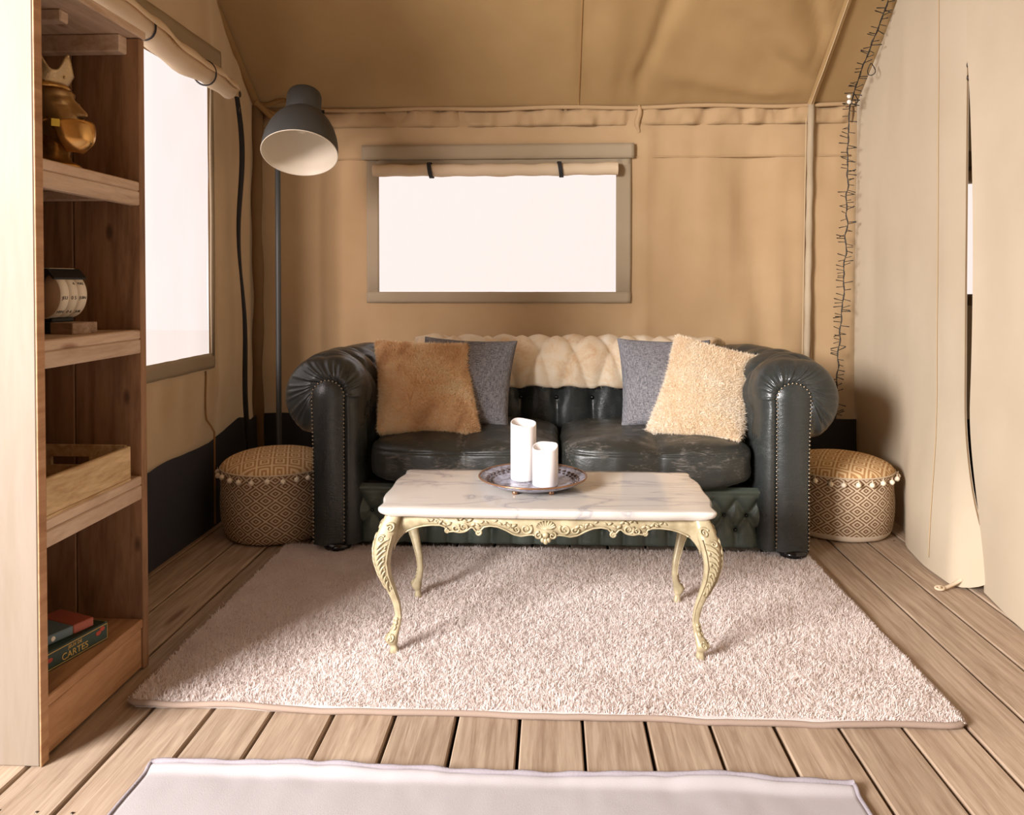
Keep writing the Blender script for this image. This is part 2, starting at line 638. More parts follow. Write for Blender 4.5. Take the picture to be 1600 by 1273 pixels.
M['calendar_wood'] = wood_mat('calendar_wood', srgb(176, 152, 132), srgb(126, 104, 88), 6, (0.8, 6, 6), False)
M['box_green'] = plain('dark_green_card', srgb(36, 58, 48), 0.5)
M['box_gold'] = plain('gold_print', srgb(206, 170, 90), 0.5, 0.3)
M['box_red'] = plain('red_print', srgb(170, 66, 48), 0.6)
M['book_red'] = plain('red_spine', srgb(160, 84, 66), 0.6)
M['book_blue'] = plain('slate_spine', srgb(92, 110, 118), 0.6)
M['wire'] = plain('black_wire', srgb(30, 29, 28), 0.5)
M['clip'] = plain('white_clip', srgb(220, 214, 206), 0.4)

# ------------------------------------------------------------------ the setting
EAVE, BACK, RIDGE_Y, SLOPE = 1.90, 3.95, 1.85, 0.70


def roof_z(y):
    y = np.asarray(y, dtype=float)
    top = EAVE + SLOPE * (BACK - RIDGE_Y)
    return np.where(y >= RIDGE_Y, EAVE + SLOPE * (BACK - y), top - SLOPE * (RIDGE_Y - y))


# ground outside
g = obj('ground', [(-25, -25, -0.45), (25, -25, -0.45), (25, 25, -0.45), (-25, 25, -0.45)], [(0, 1, 2, 3)], M['ground'], None, False)
tag(g, kind='structure')

# floor of planks
floor = obj('floor', *bevel_box(-1.62, 3.05, -0.4, 4.0, -0.12, -0.045, 0.004), M['under'], None, False)
tag(floor, kind='structure')
PITCH = 0.1475
pl_mesh = make_mesh('plank', *bevel_box(-0.0697, 0.0697, -2.2, 2.2, -0.028, 0, 0.003), M['plank'], False)
for k in range(-11, 21):
    o = bpy.data.objects.new('plank', pl_mesh)
    o.location = (-0.0745 + PITCH * k + PITCH / 2 + random.uniform(-.001, .001), 1.8, random.uniform(-0.0015, 0.0))
    link(o, floor)
mb = MB()
for k in range(-11, 12):
    x = -0.0745 + PITCH * k
    for dx in (0.035, 0.112):
        v, f = lathe([(0.0, 0.0006), (0.0028, 0.0006), (0.0034, -0.001)], 8)
        mb.add(v + np.array([x + dx, 1.462 + random.uniform(-.004, .004), 0.0]), f)
        mb.add(v + np.array([x + dx, 3.2 + random.uniform(-.004, .004), 0.0]), f)
tag(mb.obj('screw_heads', M['screw'], floor), kind='stuff')


def wall_grid(us, vs, fn, hole=None):
    U, V = np.meshgrid(us, vs, indexing='ij')
    P = fn(U, V)
    mask = None
    if hole:
        cu = (us[:-1] + us[1:]) / 2; cv = (vs[:-1] + vs[1:]) / 2
        CU, CV = np.meshgrid(cu, cv, indexing='ij')
        mask = np.ones(CU.shape, bool)
        for (a, b, c, d) in hole:
            mask &= ~((CU > a) & (CU < b) & (CV > c) & (CV < d))
    return P.reshape(-1, 3), grid_faces(len(us), len(vs), mask=mask)


def axis_pts(lo, hi, step, extra=()):
    p = np.linspace(lo, hi, int((hi - lo) / step) + 1).tolist()
    p = [q for q in p if all(abs(q - e) > step * 0.3 for e in extra)] + list(extra)
    return np.array(sorted(p))


# back wall -----------------------------------------------------------
W1 = (-0.872, 0.320, 0.985, 1.585)      # window_1 clear opening
W3 = (1.95, 2.95, 0.975, 1.53)          # window_3, in the compartment behind the curtain
SK = 0.365


def back_dy(x, z):
    """how far the canvas stands off the wall plane (towards the room is negative)"""
    free = np.clip((z - SK) / 0.3, 0, 1) * np.clip((1.82 - z) / 0.25, 0, 1)
    fold = 0.010 * fnoise(x * 5.5, z * 0.7, 1.3) + 0.004 * fnoise(x * 16, z * 1.6, 5.2, 2)
    right = np.clip((x - 0.45) / 0.3, 0, 1)
    fold = fold * (1 + 0.7 * right) * free
    fold += -0.022 * np.exp(-((x - 0.425 - 0.015 * (1.9 - z)) / 0.022) ** 2) * np.clip((z - 0.5) / 0.6, 0, 1)
    fold += 0.018 * np.exp(-((x - 1.02 - 0.05 * np.sin(z * 3)) / 0.05) ** 2) * free
    fold += -0.012 * np.exp(-((x - 1.12) / 0.04) ** 2) * free
    low = np.clip((0.93 - z) / 0.2, 0, 1) * free
    fold += low * (0.010 * np.sin(x * 21 + 2 * np.sin(x * 5)) + 0.006 * fnoise(x * 14, z * 0.5, 3.0, 2))
    near = np.exp(-(np.maximum(0, np.maximum(W1[0] - 0.08 - x, x - W1[1] - 0.08)) / 0.06) ** 2) * np.exp(-(np.maximum(0, np.maximum(W1[2] - 0.08 - z, z - W1[3] - 0.14)) / 0.06) ** 2)
    gat = np.clip((z - 1.30) / 0.36, 0, 1) * np.clip((1.80 - z) / 0.04, 0, 1)
    fold += gat * (0.006 * fnoise(x * 20, z * 1.2, 6.6, 2) + 0.004 * np.abs(fnoise(x * 11, z * 2.0, 1.1, 1)))
    fold += -0.020 * np.exp(-((x - 0.455 - 0.02 * np.sin(z * 4)) / 0.030) ** 2) * np.clip((z - 0.45) / 0.4, 0, 1) * np.clip((1.86 - z) / 0.1, 0, 1)
    top_ruffle = 0.006 * fnoise(x * 22, z * 6, 2.2, 2) * np.clip((z - 1.78) / 0.05, 0, 1)
    return fold * (1 - near) + top_ruffle


wall_back = obj('wall_back', *wall_grid(axis_pts(-1.56, 3.0, 0.03, (W1[0], W1[1], W3[0], W3[1])),
                                        axis_pts(SK - 0.05, EAVE, 0.035, (W1[2], W1[3], W3[2], W3[3])),
                                        lambda x, z: np.stack([x, BACK + back_dy(x, z), z], -1), [W1, W3]), M['canvas'])
tag(wall_back, kind='structure')


def strip(name, x0, x1, z0, z1, y, m, parent, amp=0.003, thick=0.004, sx=0.02, seed=0.0):
    """a sewn-on band of cloth with a little thickness, facing -Y"""
    us = axis_pts(x0, x1, sx); vs = np.linspace(z0, z1, 5)
    U, V = np.meshgrid(us, vs, indexing='ij')
    nz = amp * fnoise(U * 16, V * 9, seed, 2)
    e = 1 - np.abs((V - (z0 + z1) / 2) / ((z1 - z0) / 2)) ** 6
    F = np.stack([U, y - thick * (0.35 + 0.65 * e) + nz, V + 0.3 * nz], -1).reshape(-1, 3)
    Bk = np.stack([U, y + 0 * U + 0.001 + nz, V], -1).reshape(-1, 3)
    n = len(F); nu, nv = len(us), len(vs)
    fs = grid_faces(nu, nv) + [tuple(i + n for i in q[::-1]) for q in grid_faces(nu, nv)]
    ring = [i * nv for i in range(nu)] + [(nu - 1) * nv + j for j in range(1, nv)] + [i * nv + nv - 1 for i in range(nu - 2, -1, -1)] + [j for j in range(nv - 2, 0, -1)]
    for a, b in zip(ring, ring[1:] + ring[:1]):
        fs.append((b, a, a + n, b + n))
    return obj(name, np.concatenate([F, Bk]), fs, m, parent)


# black groundsheet skirt along the back
v, f = wall_grid(axis_pts(-1.56, 3.0, 0.05), np.linspace(-0.04, SK, 10),
                 lambda x, z: np.stack([x, BACK - 0.026 + 0.010 * fnoise(x * 6, z * 5, 9.0, 2) * (z / SK), z + 0.006 * fnoise(x * 5, 0, 3) * (z / SK) ** 3], -1))
obj('skirt', v, f, M['skirt'], wall_back)
strip('hem_band', -1.5, 1.47, 1.812, 1.892, BACK - 0.010, M['canvas'], wall_back, 0.016, 0.006, 0.010, 1.0)
strip('hem_band', -1.5, 1.46, 1.650, 1.658, BACK - 0.006, M['canvas'], wall_back, 0.002, 0.003, 0.05, 3.0)
v, f = tube([(x, BACK - 0.022 + 0.004 * math.sin(x * 7), 1.898 + 0.004 * math.sin(x * 9 + 1)) for x in np.linspace(-1.5, 1.47, 60)], 0.011, 8)
obj('eave_cord', v, f, M['canvas'], wall_back)
# the gathered end of the sewn fold at the eave right of the window
v, f = tube([(0.428 + 0.006 * math.sin(7 * t), BACK - 0.030 + 0.02 * t, 1.905 - t * 0.13) for t in np.linspace(0, 1, 14)], 0.006 + 0.009 * np.sin(np.linspace(0.2, PI - 0.1, 14)), 8)
obj('seam_fold', v, f, M['canvas'], wall_back)

# window_1 -------------------------------------------------------------
def back_window(name, W, flap, roll, lead):
    x0, x1, z0, z1 = W
    y = BACK - 0.012
    w = empty(name, (0, 0, 0))
    tag(w, kind='structure')
    us = np.linspace(x0 - 0.005, x1 + 0.005, 30); vs = np.linspace(z0 - 0.005, z1 + 0.005, 16)
    v, f = wall_grid(us, vs, lambda x, z: np.stack([x, BACK + 0.004 + 0.004 * fnoise(x * 4, z * 3, 4), z], -1))
    obj('pane', v, f, M['pane'], w)
    o = strip('frame_strip', x0 - 0.062, x1 + 0.072, z0 - 0.055, z0, y, M['trim_canvas'], w, 0.003, 0.006, 0.02, 1.3)
    strip('frame_strip', x0 - 0.060, x0 + 0.001, z0 - 0.05, z1 + 0.08, y + 0.002, M['trim_canvas'], w, 0.002, 0.005, 0.01, 2.3)
    strip('frame_strip', x1 - 0.001, x1 + 0.072, z0 - 0.05, z1 + 0.08, y + 0.002, M['trim_canvas'], w, 0.002, 0.005, 0.01, 4.3)
    strip('frame_strip', x0 - 0.06, x1 + 0.07, z1 - 0.005, z1 + 0.075, y + 0.004, M['trim_canvas'], w, 0.002, 0.004, 0.02, 5.3)
    strip('top_flap', x0 - 0.082, x1 + 0.086, z1 + 0.062, z1 + 0.136, y - 0.012, M['trim_canvas'], w, 0.004, 0.008, 0.02, 6.3)
    # rolled-up blind: a spiral of canvas, slightly bigger at its middle
    n = 40; th = np.linspace(0, 4.5 * PI, 70)
    xs = np.linspace(x0 - 0.018, x1 + 0.004, n)
    V = []
    for i, x in enumerate(xs):
        rr = 0.012 + 0.0235 * th / th[-1] + 0.0015 * math.sin(i * 0.7)
        sag = 0.004 * math.sin(PI * i / (n - 1)) + 0.002 * math.sin(i * 1.3)
        loose = 0.018 * max(0, 1 - i / 7) if lead else 0
        yy = y - 0.040 + rr * np.sin(th); zz = z1 + 0.004 - sag + rr * np.cos(th)
        late = np.clip((th - th[-1] + 2.2) / 2.2, 0, 1)
        V.append(np.stack([np.full_like(th, x) + 0.004 * math.sin(0) , yy, zz - loose * late], -1))
    rb = obj('rolled_blind', np.concatenate(V), grid_faces(n, len(th)), M['roll'], w)
    for sx in roll:
        a = np.linspace(0, 2 * PI, 20, endpoint=False)
        V = []
        for a_ in a:
            for dx in (-0.0105, 0.0105):
                V.append((sx + dx - 0.006 * math.cos(a_), y - 0.040 + 0.040 * math.sin(a_), z1 + 0.004 + 0.040 * math.cos(a_)))
        obj('strap', V, grid_faces(20, 2, closed_u=True), M['strap'], rb)
    return w


back_window('window_1', W1, True, (-0.602, 0.042), True)
back_window('window_3', W3, True, (2.2, 2.7), False)

# left wall -----------------------------------------------------------
LX = -1.45
W2 = (1.72, 3.262, 0.725, 1.86)


def left_x(y, z):
    base = LX - 0.06 * np.clip((y - 3.3) / 0.65, 0, 1)
    near = np.exp(-(np.maximum(0, np.maximum(W2[0] - y, y - W2[1])) / 0.03) ** 2) * np.exp(-(np.maximum(0, np.maximum(W2[2] - 0.06 - z, z - W2[3])) / 0.03) ** 2)
    free = np.clip((z - SK) / 0.25, 0, 1)
    w = 0.010 * fnoise(y * 7, z * 0.8, 8.1) + 0.006 * np.sin((y - z * 0.25) * 34) * np.clip((0.72 - z) / 0.1, 0, 1) * np.clip((y - 2.6) / 0.1, 0, 1)
    w += 0.012 * np.exp(-((y - 3.33 + 0.03 * z) / 0.03) ** 2)
    return base + w * free * (1 - near)


us = axis_pts(1.35, BACK, 0.03, (W2[0], W2[1])); ts = axis_pts(SK - 0.06, 1.9, 0.04, (W2[2], W2[3]))
U, V = np.meshgrid(us, np.concatenate([ts, 1.9 + np.linspace(0.08, 1, 12)]), indexing='ij')
Z = np.where(V <= 1.9, V, 1.9 + (V - 1.9) * np.maximum(0.0, roof_z(U) - 1.9))
cu = (us[:-1] + us[1:]) / 2; vv = V[0]; cv = (vv[:-1] + vv[1:]) / 2
CU, CV = np.meshgrid(cu, cv, indexing='ij')
mask = ~((CU > W2[0]) & (CU < W2[1]) & (CV > W2[2]) & (CV < W2[3]))
wall_left = obj('wall_left', np.stack([left_x(U, Z), U, Z], -1).reshape(-1, 3), grid_faces(len(us), U.shape[1], mask=mask), M['canvas'])
tag(wall_left, kind='structure')
v, f = wall_grid(axis_pts(1.35, BACK, 0.04), np.linspace(0, 1, 9),
                 lambda y, t: np.stack([left_x(y, t * 0) + 0.026 + 0.010 * fnoise(y * 6, t * 2, 3.0, 2) * t, y,
                                        -0.04 * (1 - t) + t * (SK + 0.05 * np.clip((y - 3.2) / 0.3, 0, 1) * np.clip((3.75 - y) / 0.2, 0, 1) + 0.07 * np.clip((3.0 - y) / 0.3, 0, 1) * 0 + 0.008 * fnoise(y * 4, 0, 2))], -1))
obj('skirt', v, f, M['skirt'], wall_left)
# dark strip standing in for the shade inside an open zip gap, left wall
pts = []
for t in np.linspace(0, 1, 40):
    z = 1.86 - t * 1.62
    y = 3.465 + 0.10 * t + 0.018 * math.sin(t * 9)
    pts.append((LX + 0.045 + 0.01 * math.sin(t * 13), y, z))
P = np.array(pts); w = 0.016 * (0.55 + 0.45 * np.abs(np.sin(np.linspace(0.9, 5.5, 40))))
V = np.stack([P + np.stack([-0.5 * w, -0.7 * w, 0 * w], -1), P + np.stack([0 * w + 0.003, -0.003 + 0 * w, 0 * w], -1), P + np.stack([0.5 * w, 0.7 * w, 0 * w], -1), P - np.stack([0 * w + 0.003, -0.003 + 0 * w, 0 * w], -1)], 1)
obj('zip_strip', V.reshape(-1, 3), grid_faces(40, 4, closed_v=True), M['strap'], wall_left)
for z in (1.80, 1.87):
    v, f = tube([(LX + 0.06, 3.462 + 0.008 * math.cos(a), z + 0.012 * math.sin(a)) for a in np.linspace(0, 2 * PI, 12, endpoint=False)], 0.003, 6, closed=True)
    obj('zip_ring', v, f, M['screw'], wall_left)
# seam line down the left wall
v, f = tube([(float(left_x(np.array(3.215), np.array(z))) + 0.006 + 0.036 * min(1, max(0, (0.46 - z) / 0.05)), 3.215, z) for z in np.linspace(0.02, 0.66, 26)], 0.004, 6)
obj('seam', v, f, M['seam'], wall_left)

w2 = empty('window_2', (0, 0, 0))
tag(w2, kind='structure')
v, f = wall_grid(np.linspace(W2[0] - 0.005, W2[1] + 0.005, 36), np.linspace(W2[2] - 0.005, W2[3] + 0.005, 22),
                 lambda y, z: np.stack([LX - 0.004 + 0.004 * fnoise(y * 4, z * 3, 6), y, z], -1))
obj('pane', v, f, M['pane_side'], w2)


def strip_left(name, y0, y1, z0, z1, x, amp, seed, parent):
    o = strip(name, y0, y1, z0, z1, 0.0, M['trim_canvas'], parent, amp, 0.006, 0.02, seed)
    me = o.data
    co = np.zeros(len(me.vertices) * 3); me.vertices.foreach_get('co', co); co = co.reshape(-1, 3)
    me.vertices.foreach_set('co', np.stack([x - co[:, 1], co[:, 0], co[:, 2]], -1).ravel())
    me.flip_normals() if False else None
    return o


strip_left('frame_strip', W2[0] - 0.03, W2[1] + 0.028, 0.668, 0.732, LX + 0.008, 0.004, 1.1, w2)
strip_left('frame_strip', W2[1] - 0.004, W2[1] + 0.026, 0.70, 1.90, LX + 0.010, 0.005, 2.1, w2)
strip_left('top_flap', W2[0] - 0.03, W2[1] + 0.10, 1.93, 2.03, LX + 0.012, 0.004, 3.1, w2)
def roll_zc(y):
    t = (y - 1.66) / 1.65
    return 1.935 - 0.085 * t ** 1.2 - 0.02 * math.sin(PI * min(1, max(0, (y - 2.6) / 0.5)))


n = 50; th = np.linspace(0, 4.5 * PI, 70); V = []
ys = np.linspace(1.66, 3.31, n)
for i, y in enumerate(ys):
    t = i / (n - 1)
    R = 0.044 + 0.013 * math.sin(max(0, t - 0.3) * 4.2) + 0.004 * math.sin(i * 0.9) - 0.008 * math.exp(-((y - 3.09) / 0.04) ** 2) - 0.006 * math.exp(-((y - 2.6) / 0.03) ** 2)
    zc = roll_zc(y)
    rr = R * (0.35 + 0.65 * th / th[-1])
    V.append(np.stack([LX + 0.075 + rr * np.sin(th), np.full_like(th, y), zc + rr * np.cos(th)], -1))
rb = obj('rolled_blind', np.concatenate(V), grid_faces(n, len(th)), M['roll'], w2)
for y, zc, r in ((2.60, roll_zc(2.60), 0.044), (3.07, roll_zc(3.07), 0.047)):
    v, f = tube([(LX + 0.075 + r * math.sin(a), y - 0.012 * math.cos(a), zc + r * math.cos(a)) for a in np.linspace(0, 2 * PI, 24, endpoint=False)], 0.0035, 6, closed=True)
    obj('strap', v, f, M['strap'], rb)

# outer right wall of the compartment behind the curtains
v, f = wall_grid(axis_pts(-0.3, BACK, 0.15), np.linspace(0, 1, 14), lambda y, t: np.stack([3.0 + 0.01 * fnoise(y * 5, t * 2, 4), y, t * roof_z(y)], -1))
tag(obj('wall_right', v, f, M['canvas']), kind='structure')

# unseen canvas wall added behind the camera to cut ambient light, left end open
v, f = wall_grid(axis_pts(-0.55, 3.0, 0.12), np.linspace(0, 1, 14), lambda x, t: np.stack([x, -0.33 + 0.01 * fnoise(x * 5, t * 2, 4), t * (roof_z(-0.33) - 0.005)], -1))
tag(obj('wall_front_blocker', v, f, M['canvas']), kind='structure')

# ceiling -------------------------------------------------------------
def fold_line(x, y, x0, y0, x1, y1, wid, h, p=1.0):
    dx, dy = x1 - x0, y1 - y0; L = math.hypot(dx, dy)
    t = ((x - x0) * dx + (y - y0) * dy) / L / L
    d = ((x - x0) * dy - (y - y0) * dx) / L
    w = wid * (0.5 + np.clip(t, 0, 1.3))
    return h * np.exp(-(d / w) ** 2) * np.clip(t * 4, 0, 1) * np.clip((1.25 - t) * 3, 0, 1)


def ceil_z(x, y):
    z = roof_z(y)
    u = np.clip((BACK - y) / 0.8, 0, 1)
    bay = np.where((x > -1.47) & (x < 1.26), np.sin(PI * np.clip((x + 1.47) / 2.73, 0, 1)), 0)
    z = z - 0.03 * bay * np.sin(PI * np.clip((BACK - y) / 2.1, 0, 1))
    z = z + 0.004 * fnoise(x * 6, y * 3, 0.5)
    # loose folds running up from the eave and out of the right-hand corner
    wx = x + 0.03 * fnoise(x * 5, y * 5, 2.2, 2); wy = y + 0.03 * fnoise(x * 5, y * 5, 8.8, 2)
    z = z + fold_line(x, y, 0.137, 3.95, 0.135, 2.9, 0.012, 0.008)
    z = z + fold_line(wx, y, 0.42, 3.96, 0.55, 3.25, 0.035, 0.024)
    z = z - fold_line(wx, y, 0.30, 3.96, 0.28, 3.2, 0.06, 0.018)
    z = z + fold_line(wx, y, 0.20, 3.96, 0.17, 3.5, 0.03, 0.010)
    z = z + fold_line(wx, wy, 1.24, 3.86, 0.62, 3.42, 0.05, 0.024)
    z = z - fold_line(wx, wy, 1.24, 3.80, 0.85, 3.30, 0.06, 0.036)
    z = z + fold_line(wx, wy, 1.22, 3.72, 1.04, 3.15, 0.05, 0.030)
    z = z - fold_line(wx, wy, 1.25, 3.90, 0.55, 3.75, 0.04, 0.016)
    z = z - fold_line(wx, wy, 1.24, 3.84, 1.16, 3.2, 0.03, 0.018)
    z = z - fold_line(wx, wy, -1.44, 3.88, -0.9, 3.4, 0.07, 0.018)
    z = z - 0.02 * np.exp(-((x - 1.30) / 0.05) ** 2) * u
    return z


us = np.concatenate([axis_pts(-1.56, 1.5, 0.022), np.linspace(1.6, 3.02, 8)])
vs = np.concatenate([np.linspace(-0.35, 2.6, 26), np.linspace(2.64, BACK + 0.02, 62)])
v, f = wall_grid(us, vs, lambda x, y: np.stack([x, y, ceil_z(x, y)], -1))
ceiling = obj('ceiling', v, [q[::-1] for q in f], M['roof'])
tag(ceiling, kind='structure')


def roof_line(name, pts, r, m, drop=0.004):
    P = [(x, y, float(ceil_z(np.array(x), np.array(y))) - drop) for x, y in pts]
    v, f = tube(P, r, 6)
    return obj(name, v, f, m, ceiling)


roof_line('seam', [(0.133 - 0.002 * t, 3.93 - t * 1.0) for t in np.linspace(0, 1, 30)], 0.0035, M['seam'], 0.001)
roof_line('rafter_sleeve', [(-1.478 - 0.01 * t, 3.93 - t * 1.4) for t in np.linspace(0, 1, 30)], 0.020, M['roof'], 0.018)
roof_line('rafter_sleeve', [(1.262 + 0.0 * t, 3.93 - t * 1.4) for t in np.linspace(0, 1, 30)], 0.017, M['roof'], 0.014)
roof_line('rafter_seam', [(1.256 + 0.002 * t, 3.93 - t * 1.4) for t in np.linspace(0, 1, 40)], 0.0028, M['pale_seam'], 0.033)

# corner poles in their canvas sleeves
v, f = tube([(1.262 - 0.010 * (1.9 - z), BACK - 0.03 + 0.002 * math.sin(z * 20), z) for z in np.linspace(0.0, 1.90, 40)], 0.016 + 0.0015 * np.sin(np.arange(40) * 1.7), 10)
tag(obj('trim_1', v, f, M['sleeve']), kind='structure')
mbx = MB()
for dx in (0.020, -0.020):
    v, f = tube([(1.262 + dx - 0.010 * (1.9 - z), BACK - 0.022, z) for z in np.linspace(0.0, 1.90, 40)], 0.003, 6)
    mbx.add(v, f)
mbx.obj('piping', M['pale_seam'], bpy.data.objects['trim_1'])
v, f = tube([(-1.478 + 0.004 * math.sin(z * 8), BACK - 0.055, z) for z in np.linspace(0.0, 1.92, 40)], 0.026 + 0.003 * np.sin(np.arange(40) * 0.9), 12)
tag(obj('trim_2', v, f, M['dark_sleeve']), kind='structure')
# bunched canvas where the eave meets the left corner pole
mbx = MB()
for a, b in ((0.0, 0.06), (0.03, 0.03), (-0.03, 0.09)):
    v, f = tube([(-1.47 + t * 0.16, BACK - 0.075 + 0.02 * math.sin(3 * t + a * 30), 1.925 - b * t - 0.02 * math.sin(t * 4 + a * 40) + a * 0.6) for t in np.linspace(0, 1, 12)], 0.016 - 0.006 * np.linspace(0, 1, 12), 8)
    mbx.add(v, f)
mbx.obj('corner_gather', M['roof'], bpy.data.objects['trim_2'])

# ------------------------------------------------------------------ canvas curtains on the right
def polyline(P, n):
    P = np.asarray(P, float)
    d = np.r_[0, np.cumsum(np.linalg.norm(np.diff(P, axis=0), axis=1))]
    t = np.linspace(0, d[-1], n)
    Q = np.stack([np.interp(t, d, P[:, k]) for k in range(P.shape[1])], -1)
    for _ in range(6):
        Q[1:-1] = (Q[:-2] + 2 * Q[1:-1] + Q[2:]) / 4
    return Q


def curtain(name, label, base, top, nu, edge_fn, seed, bottom_fn):
    root = thing(name, label, 'curtain', (base[0][0], base[0][1], 0), group='canvas curtains hung along the right side')
    b = polyline(base, nu); t = polyline(top, nu)
    hs = np.linspace(0, 1, 60)
    V = []
    for i in range(nu):
        s = i / (nu - 1)
        zt = float(roof_z(np.array(t[i, 1]))) - 0.01
        z0 = bottom_fn(s)
        z = z0 + (zt - z0) * hs
        e = np.clip(z / 0.62, 0, 1); e = e * e * (3 - 2 * e)
        xy = b[i][None] * (1 - e[:, None]) + t[i][None] * e[:, None]
        wv = 0.006 * fnoise(xy[:, 1] * 3.0, z * 0.9, seed) * np.clip((zt - z) / 0.3, 0, 1)
        dx, dy = edge_fn(s, z)
        V.append(np.stack([xy[:, 0] + wv + dx, xy[:, 1] + dy, z], -1))
    V = np.concatenate(V) - np.array([base[0][0], base[0][1], 0])
    obj('cloth', V, grid_faces(nu, 60), M['curtain'], root)
    return root, V.reshape(nu, 60, 3)


cur1, V1 = curtain('canvas_curtain', 'pale canvas curtain with zipped edge hanging behind the right pouf',
                   [(1.50, 3.93), (1.495, 3.70), (1.48, 3.50), (1.468, 3.36), (1.432, 3.25), (1.372, 3.13), (1.345, 2.9), (1.352, 2.70), (1.40, 2.63)],
                   [(1.485, 3.93), (1.48, 3.6), (1.46, 3.3), (1.45, 3.0), (1.452, 2.832)], 70,
                   lambda s, z: (0.05 * np.clip((s - 0.92) / 0.08, 0, 1) * np.exp(-(z / 0.22) ** 2), 0.0 * z),
                   3.3, lambda s: 0.004 + 0.05 * max(0, (s - 0.93) / 0.07) ** 2)
cur2, V2 = curtain('canvas_curtain', 'pale canvas curtain panel nearest the camera, floor length beside the decking',
                   [(1.445, 2.66), (1.425, 2.60), (1.395, 2.42), (1.385, 2.3), (1.40, 1.9), (1.41, 1.2), (1.42, 0.2), (1.42, -0.3)],
                   [(1.447, 2.822), (1.447, 2.6), (1.45, 2.3), (1.45, 1.5), (1.45, 0.5), (1.45, -0.3)], 80,
                   lambda s, z: (-0.012 * np.exp(-s * 30) + 0 * z, -0.050 * np.exp(-s * 40) * np.sin(PI * np.clip((z - 0.15) / 1.66, 0, 1)) ** 0.6 ),
                   6.1, lambda s: 0.004)
# zip tape on the first curtain's free edge, vertical seam, toggle tag
e1 = V1[-1]
v, f = tube(e1[2:44] + np.array([-0.002, 0.004, 0]), 0.0028, 6)
obj('zip_strip', v, f, M['dark_sleeve'], cur1)
j = 47
for k, (dz, r) in enumerate(((0.0, 0.006), (-0.03, 0.0045), (-0.06, 0.005))):
    z_i = int(np.argmin(np.abs(e1[:, 2] - (1.80 + dz))))
    v, f = tube([e1[z_i] + np.array([-0.006, -0.004 + r * math.cos(a), r * 1.5 * math.sin(a)]) for a in np.linspace(0, 2 * PI, 10, endpoint=False)], 0.0022, 6, closed=True)
    obj('zip_ring', v, f, M['screw'], cur1)
si = 56
v, f = tube(V1[si][1:59] + np.array([-0.003, -0.001, 0]), 0.0016, 6)
obj('seam', v, f, M['pale_seam'], cur1)
mbx = MB()
c0 = np.array([1.345, 2.70, 0.0]) - np.array([1.50, 3.93, 0])
v, f = tube([c0 + np.array([0.03, 0.0, 0.03]), c0 + np.array([0.0, -0.01, 0.018]), c0 + np.array([-0.03, -0.02, 0.010]), c0 + np.array([-0.055, -0.03, 0.012])], 0.006, 8)
mbx.add(v, f)
v, f = tube([c0 + np.array([-0.055 + 0.014 * math.cos(a), -0.03 + 0.008 * math.sin(a), 0.012 + 0.003 * math.sin(a)]) for a in np.linspace(0, 2 * PI, 12, endpoint=False)], 0.004, 6, closed=True)
mbx.add(v, f)
mbx.obj('toggle_tag', M['roll'], cur1)

# ------------------------------------------------------------------ bookshelf
sh = thing('bookshelf', 'tall open pine bookshelf standing along the left tent wall', 'bookshelf', (-1.25, 1.83, 0))
SO = np.array([1.25, -1.83, 0])


def part_box(name, x0, x1, y0, y1, z0, z1, m, parent, b=0.003, off=SO, smooth=False):
    v, f = bevel_box(x0, x1, y0, y1, z0, z1, b)
    return obj(name, v + off, f, m, parent, smooth)


part_box('side_plank', -1.262, -1.08, 1.595, 1.620, 0, 1.69, M['pine'], sh)
part_box('side_plank', -1.418, -1.2635, 1.595, 1.620, 0, 1.69, M['pine'], sh)
part_box('edge_strip', -1.0798, -1.0765, 1.5945, 1.6205, 0, 1.69, M['pine_floor'], sh, 0.001)
part_box('side_plank', -1.262, -1.08, 2.022, 2.048, 0, 1.667, M['pine_shaded'], sh)
part_box('side_plank', -1.418, -1.2635, 2.022, 2.048, 0, 1.667, M['pine_shaded'], sh)
part_box('back_panel', -1.432, -1.4185, 1.597, 2.046, 0.02, 1.667, M['pine_shaded'], sh, 0.002)
part_box('top_board', -1.43, -1.077, 1.6205, 2.052, 1.668, 1.69, M['pine_shelf'], sh)
part_box('batten', -1.40, -1.15, 1.80, 1.832, 1.640, 1.6675, M['pine_shelf'], sh)
part_box('batten', -1.40, -1.112, 1.985, 2.0215, 1.622, 1.6675, M['pine_shelf'], sh)
for z in (1.290, 0.902, 0.516, 0.135):
    last = z < 0.2
    part_box('shelf_board', -1.418, -1.082, 1.6205, 2.0215, z - 0.024, z, M['pine_floor'] if last else M['pine_shelf'], sh)
    if last:
        part_box('plinth', -1.108, -1.086, 1.6205, 2.0215, 0.004, z - 0.0245, M['pine_floor'], sh)
    else:
        part_box('shelf_rail', -1.108, -1.0815, 1.6205, 2.0215, z - 0.062, z - 0.0245, M['pine_shelf'], sh)
    if z > 1:
        part_box('batten', -1.418, -1.112, 1.995, 2.0215, z - 0.050, z - 0.0245, M['pine_shelf'], sh)

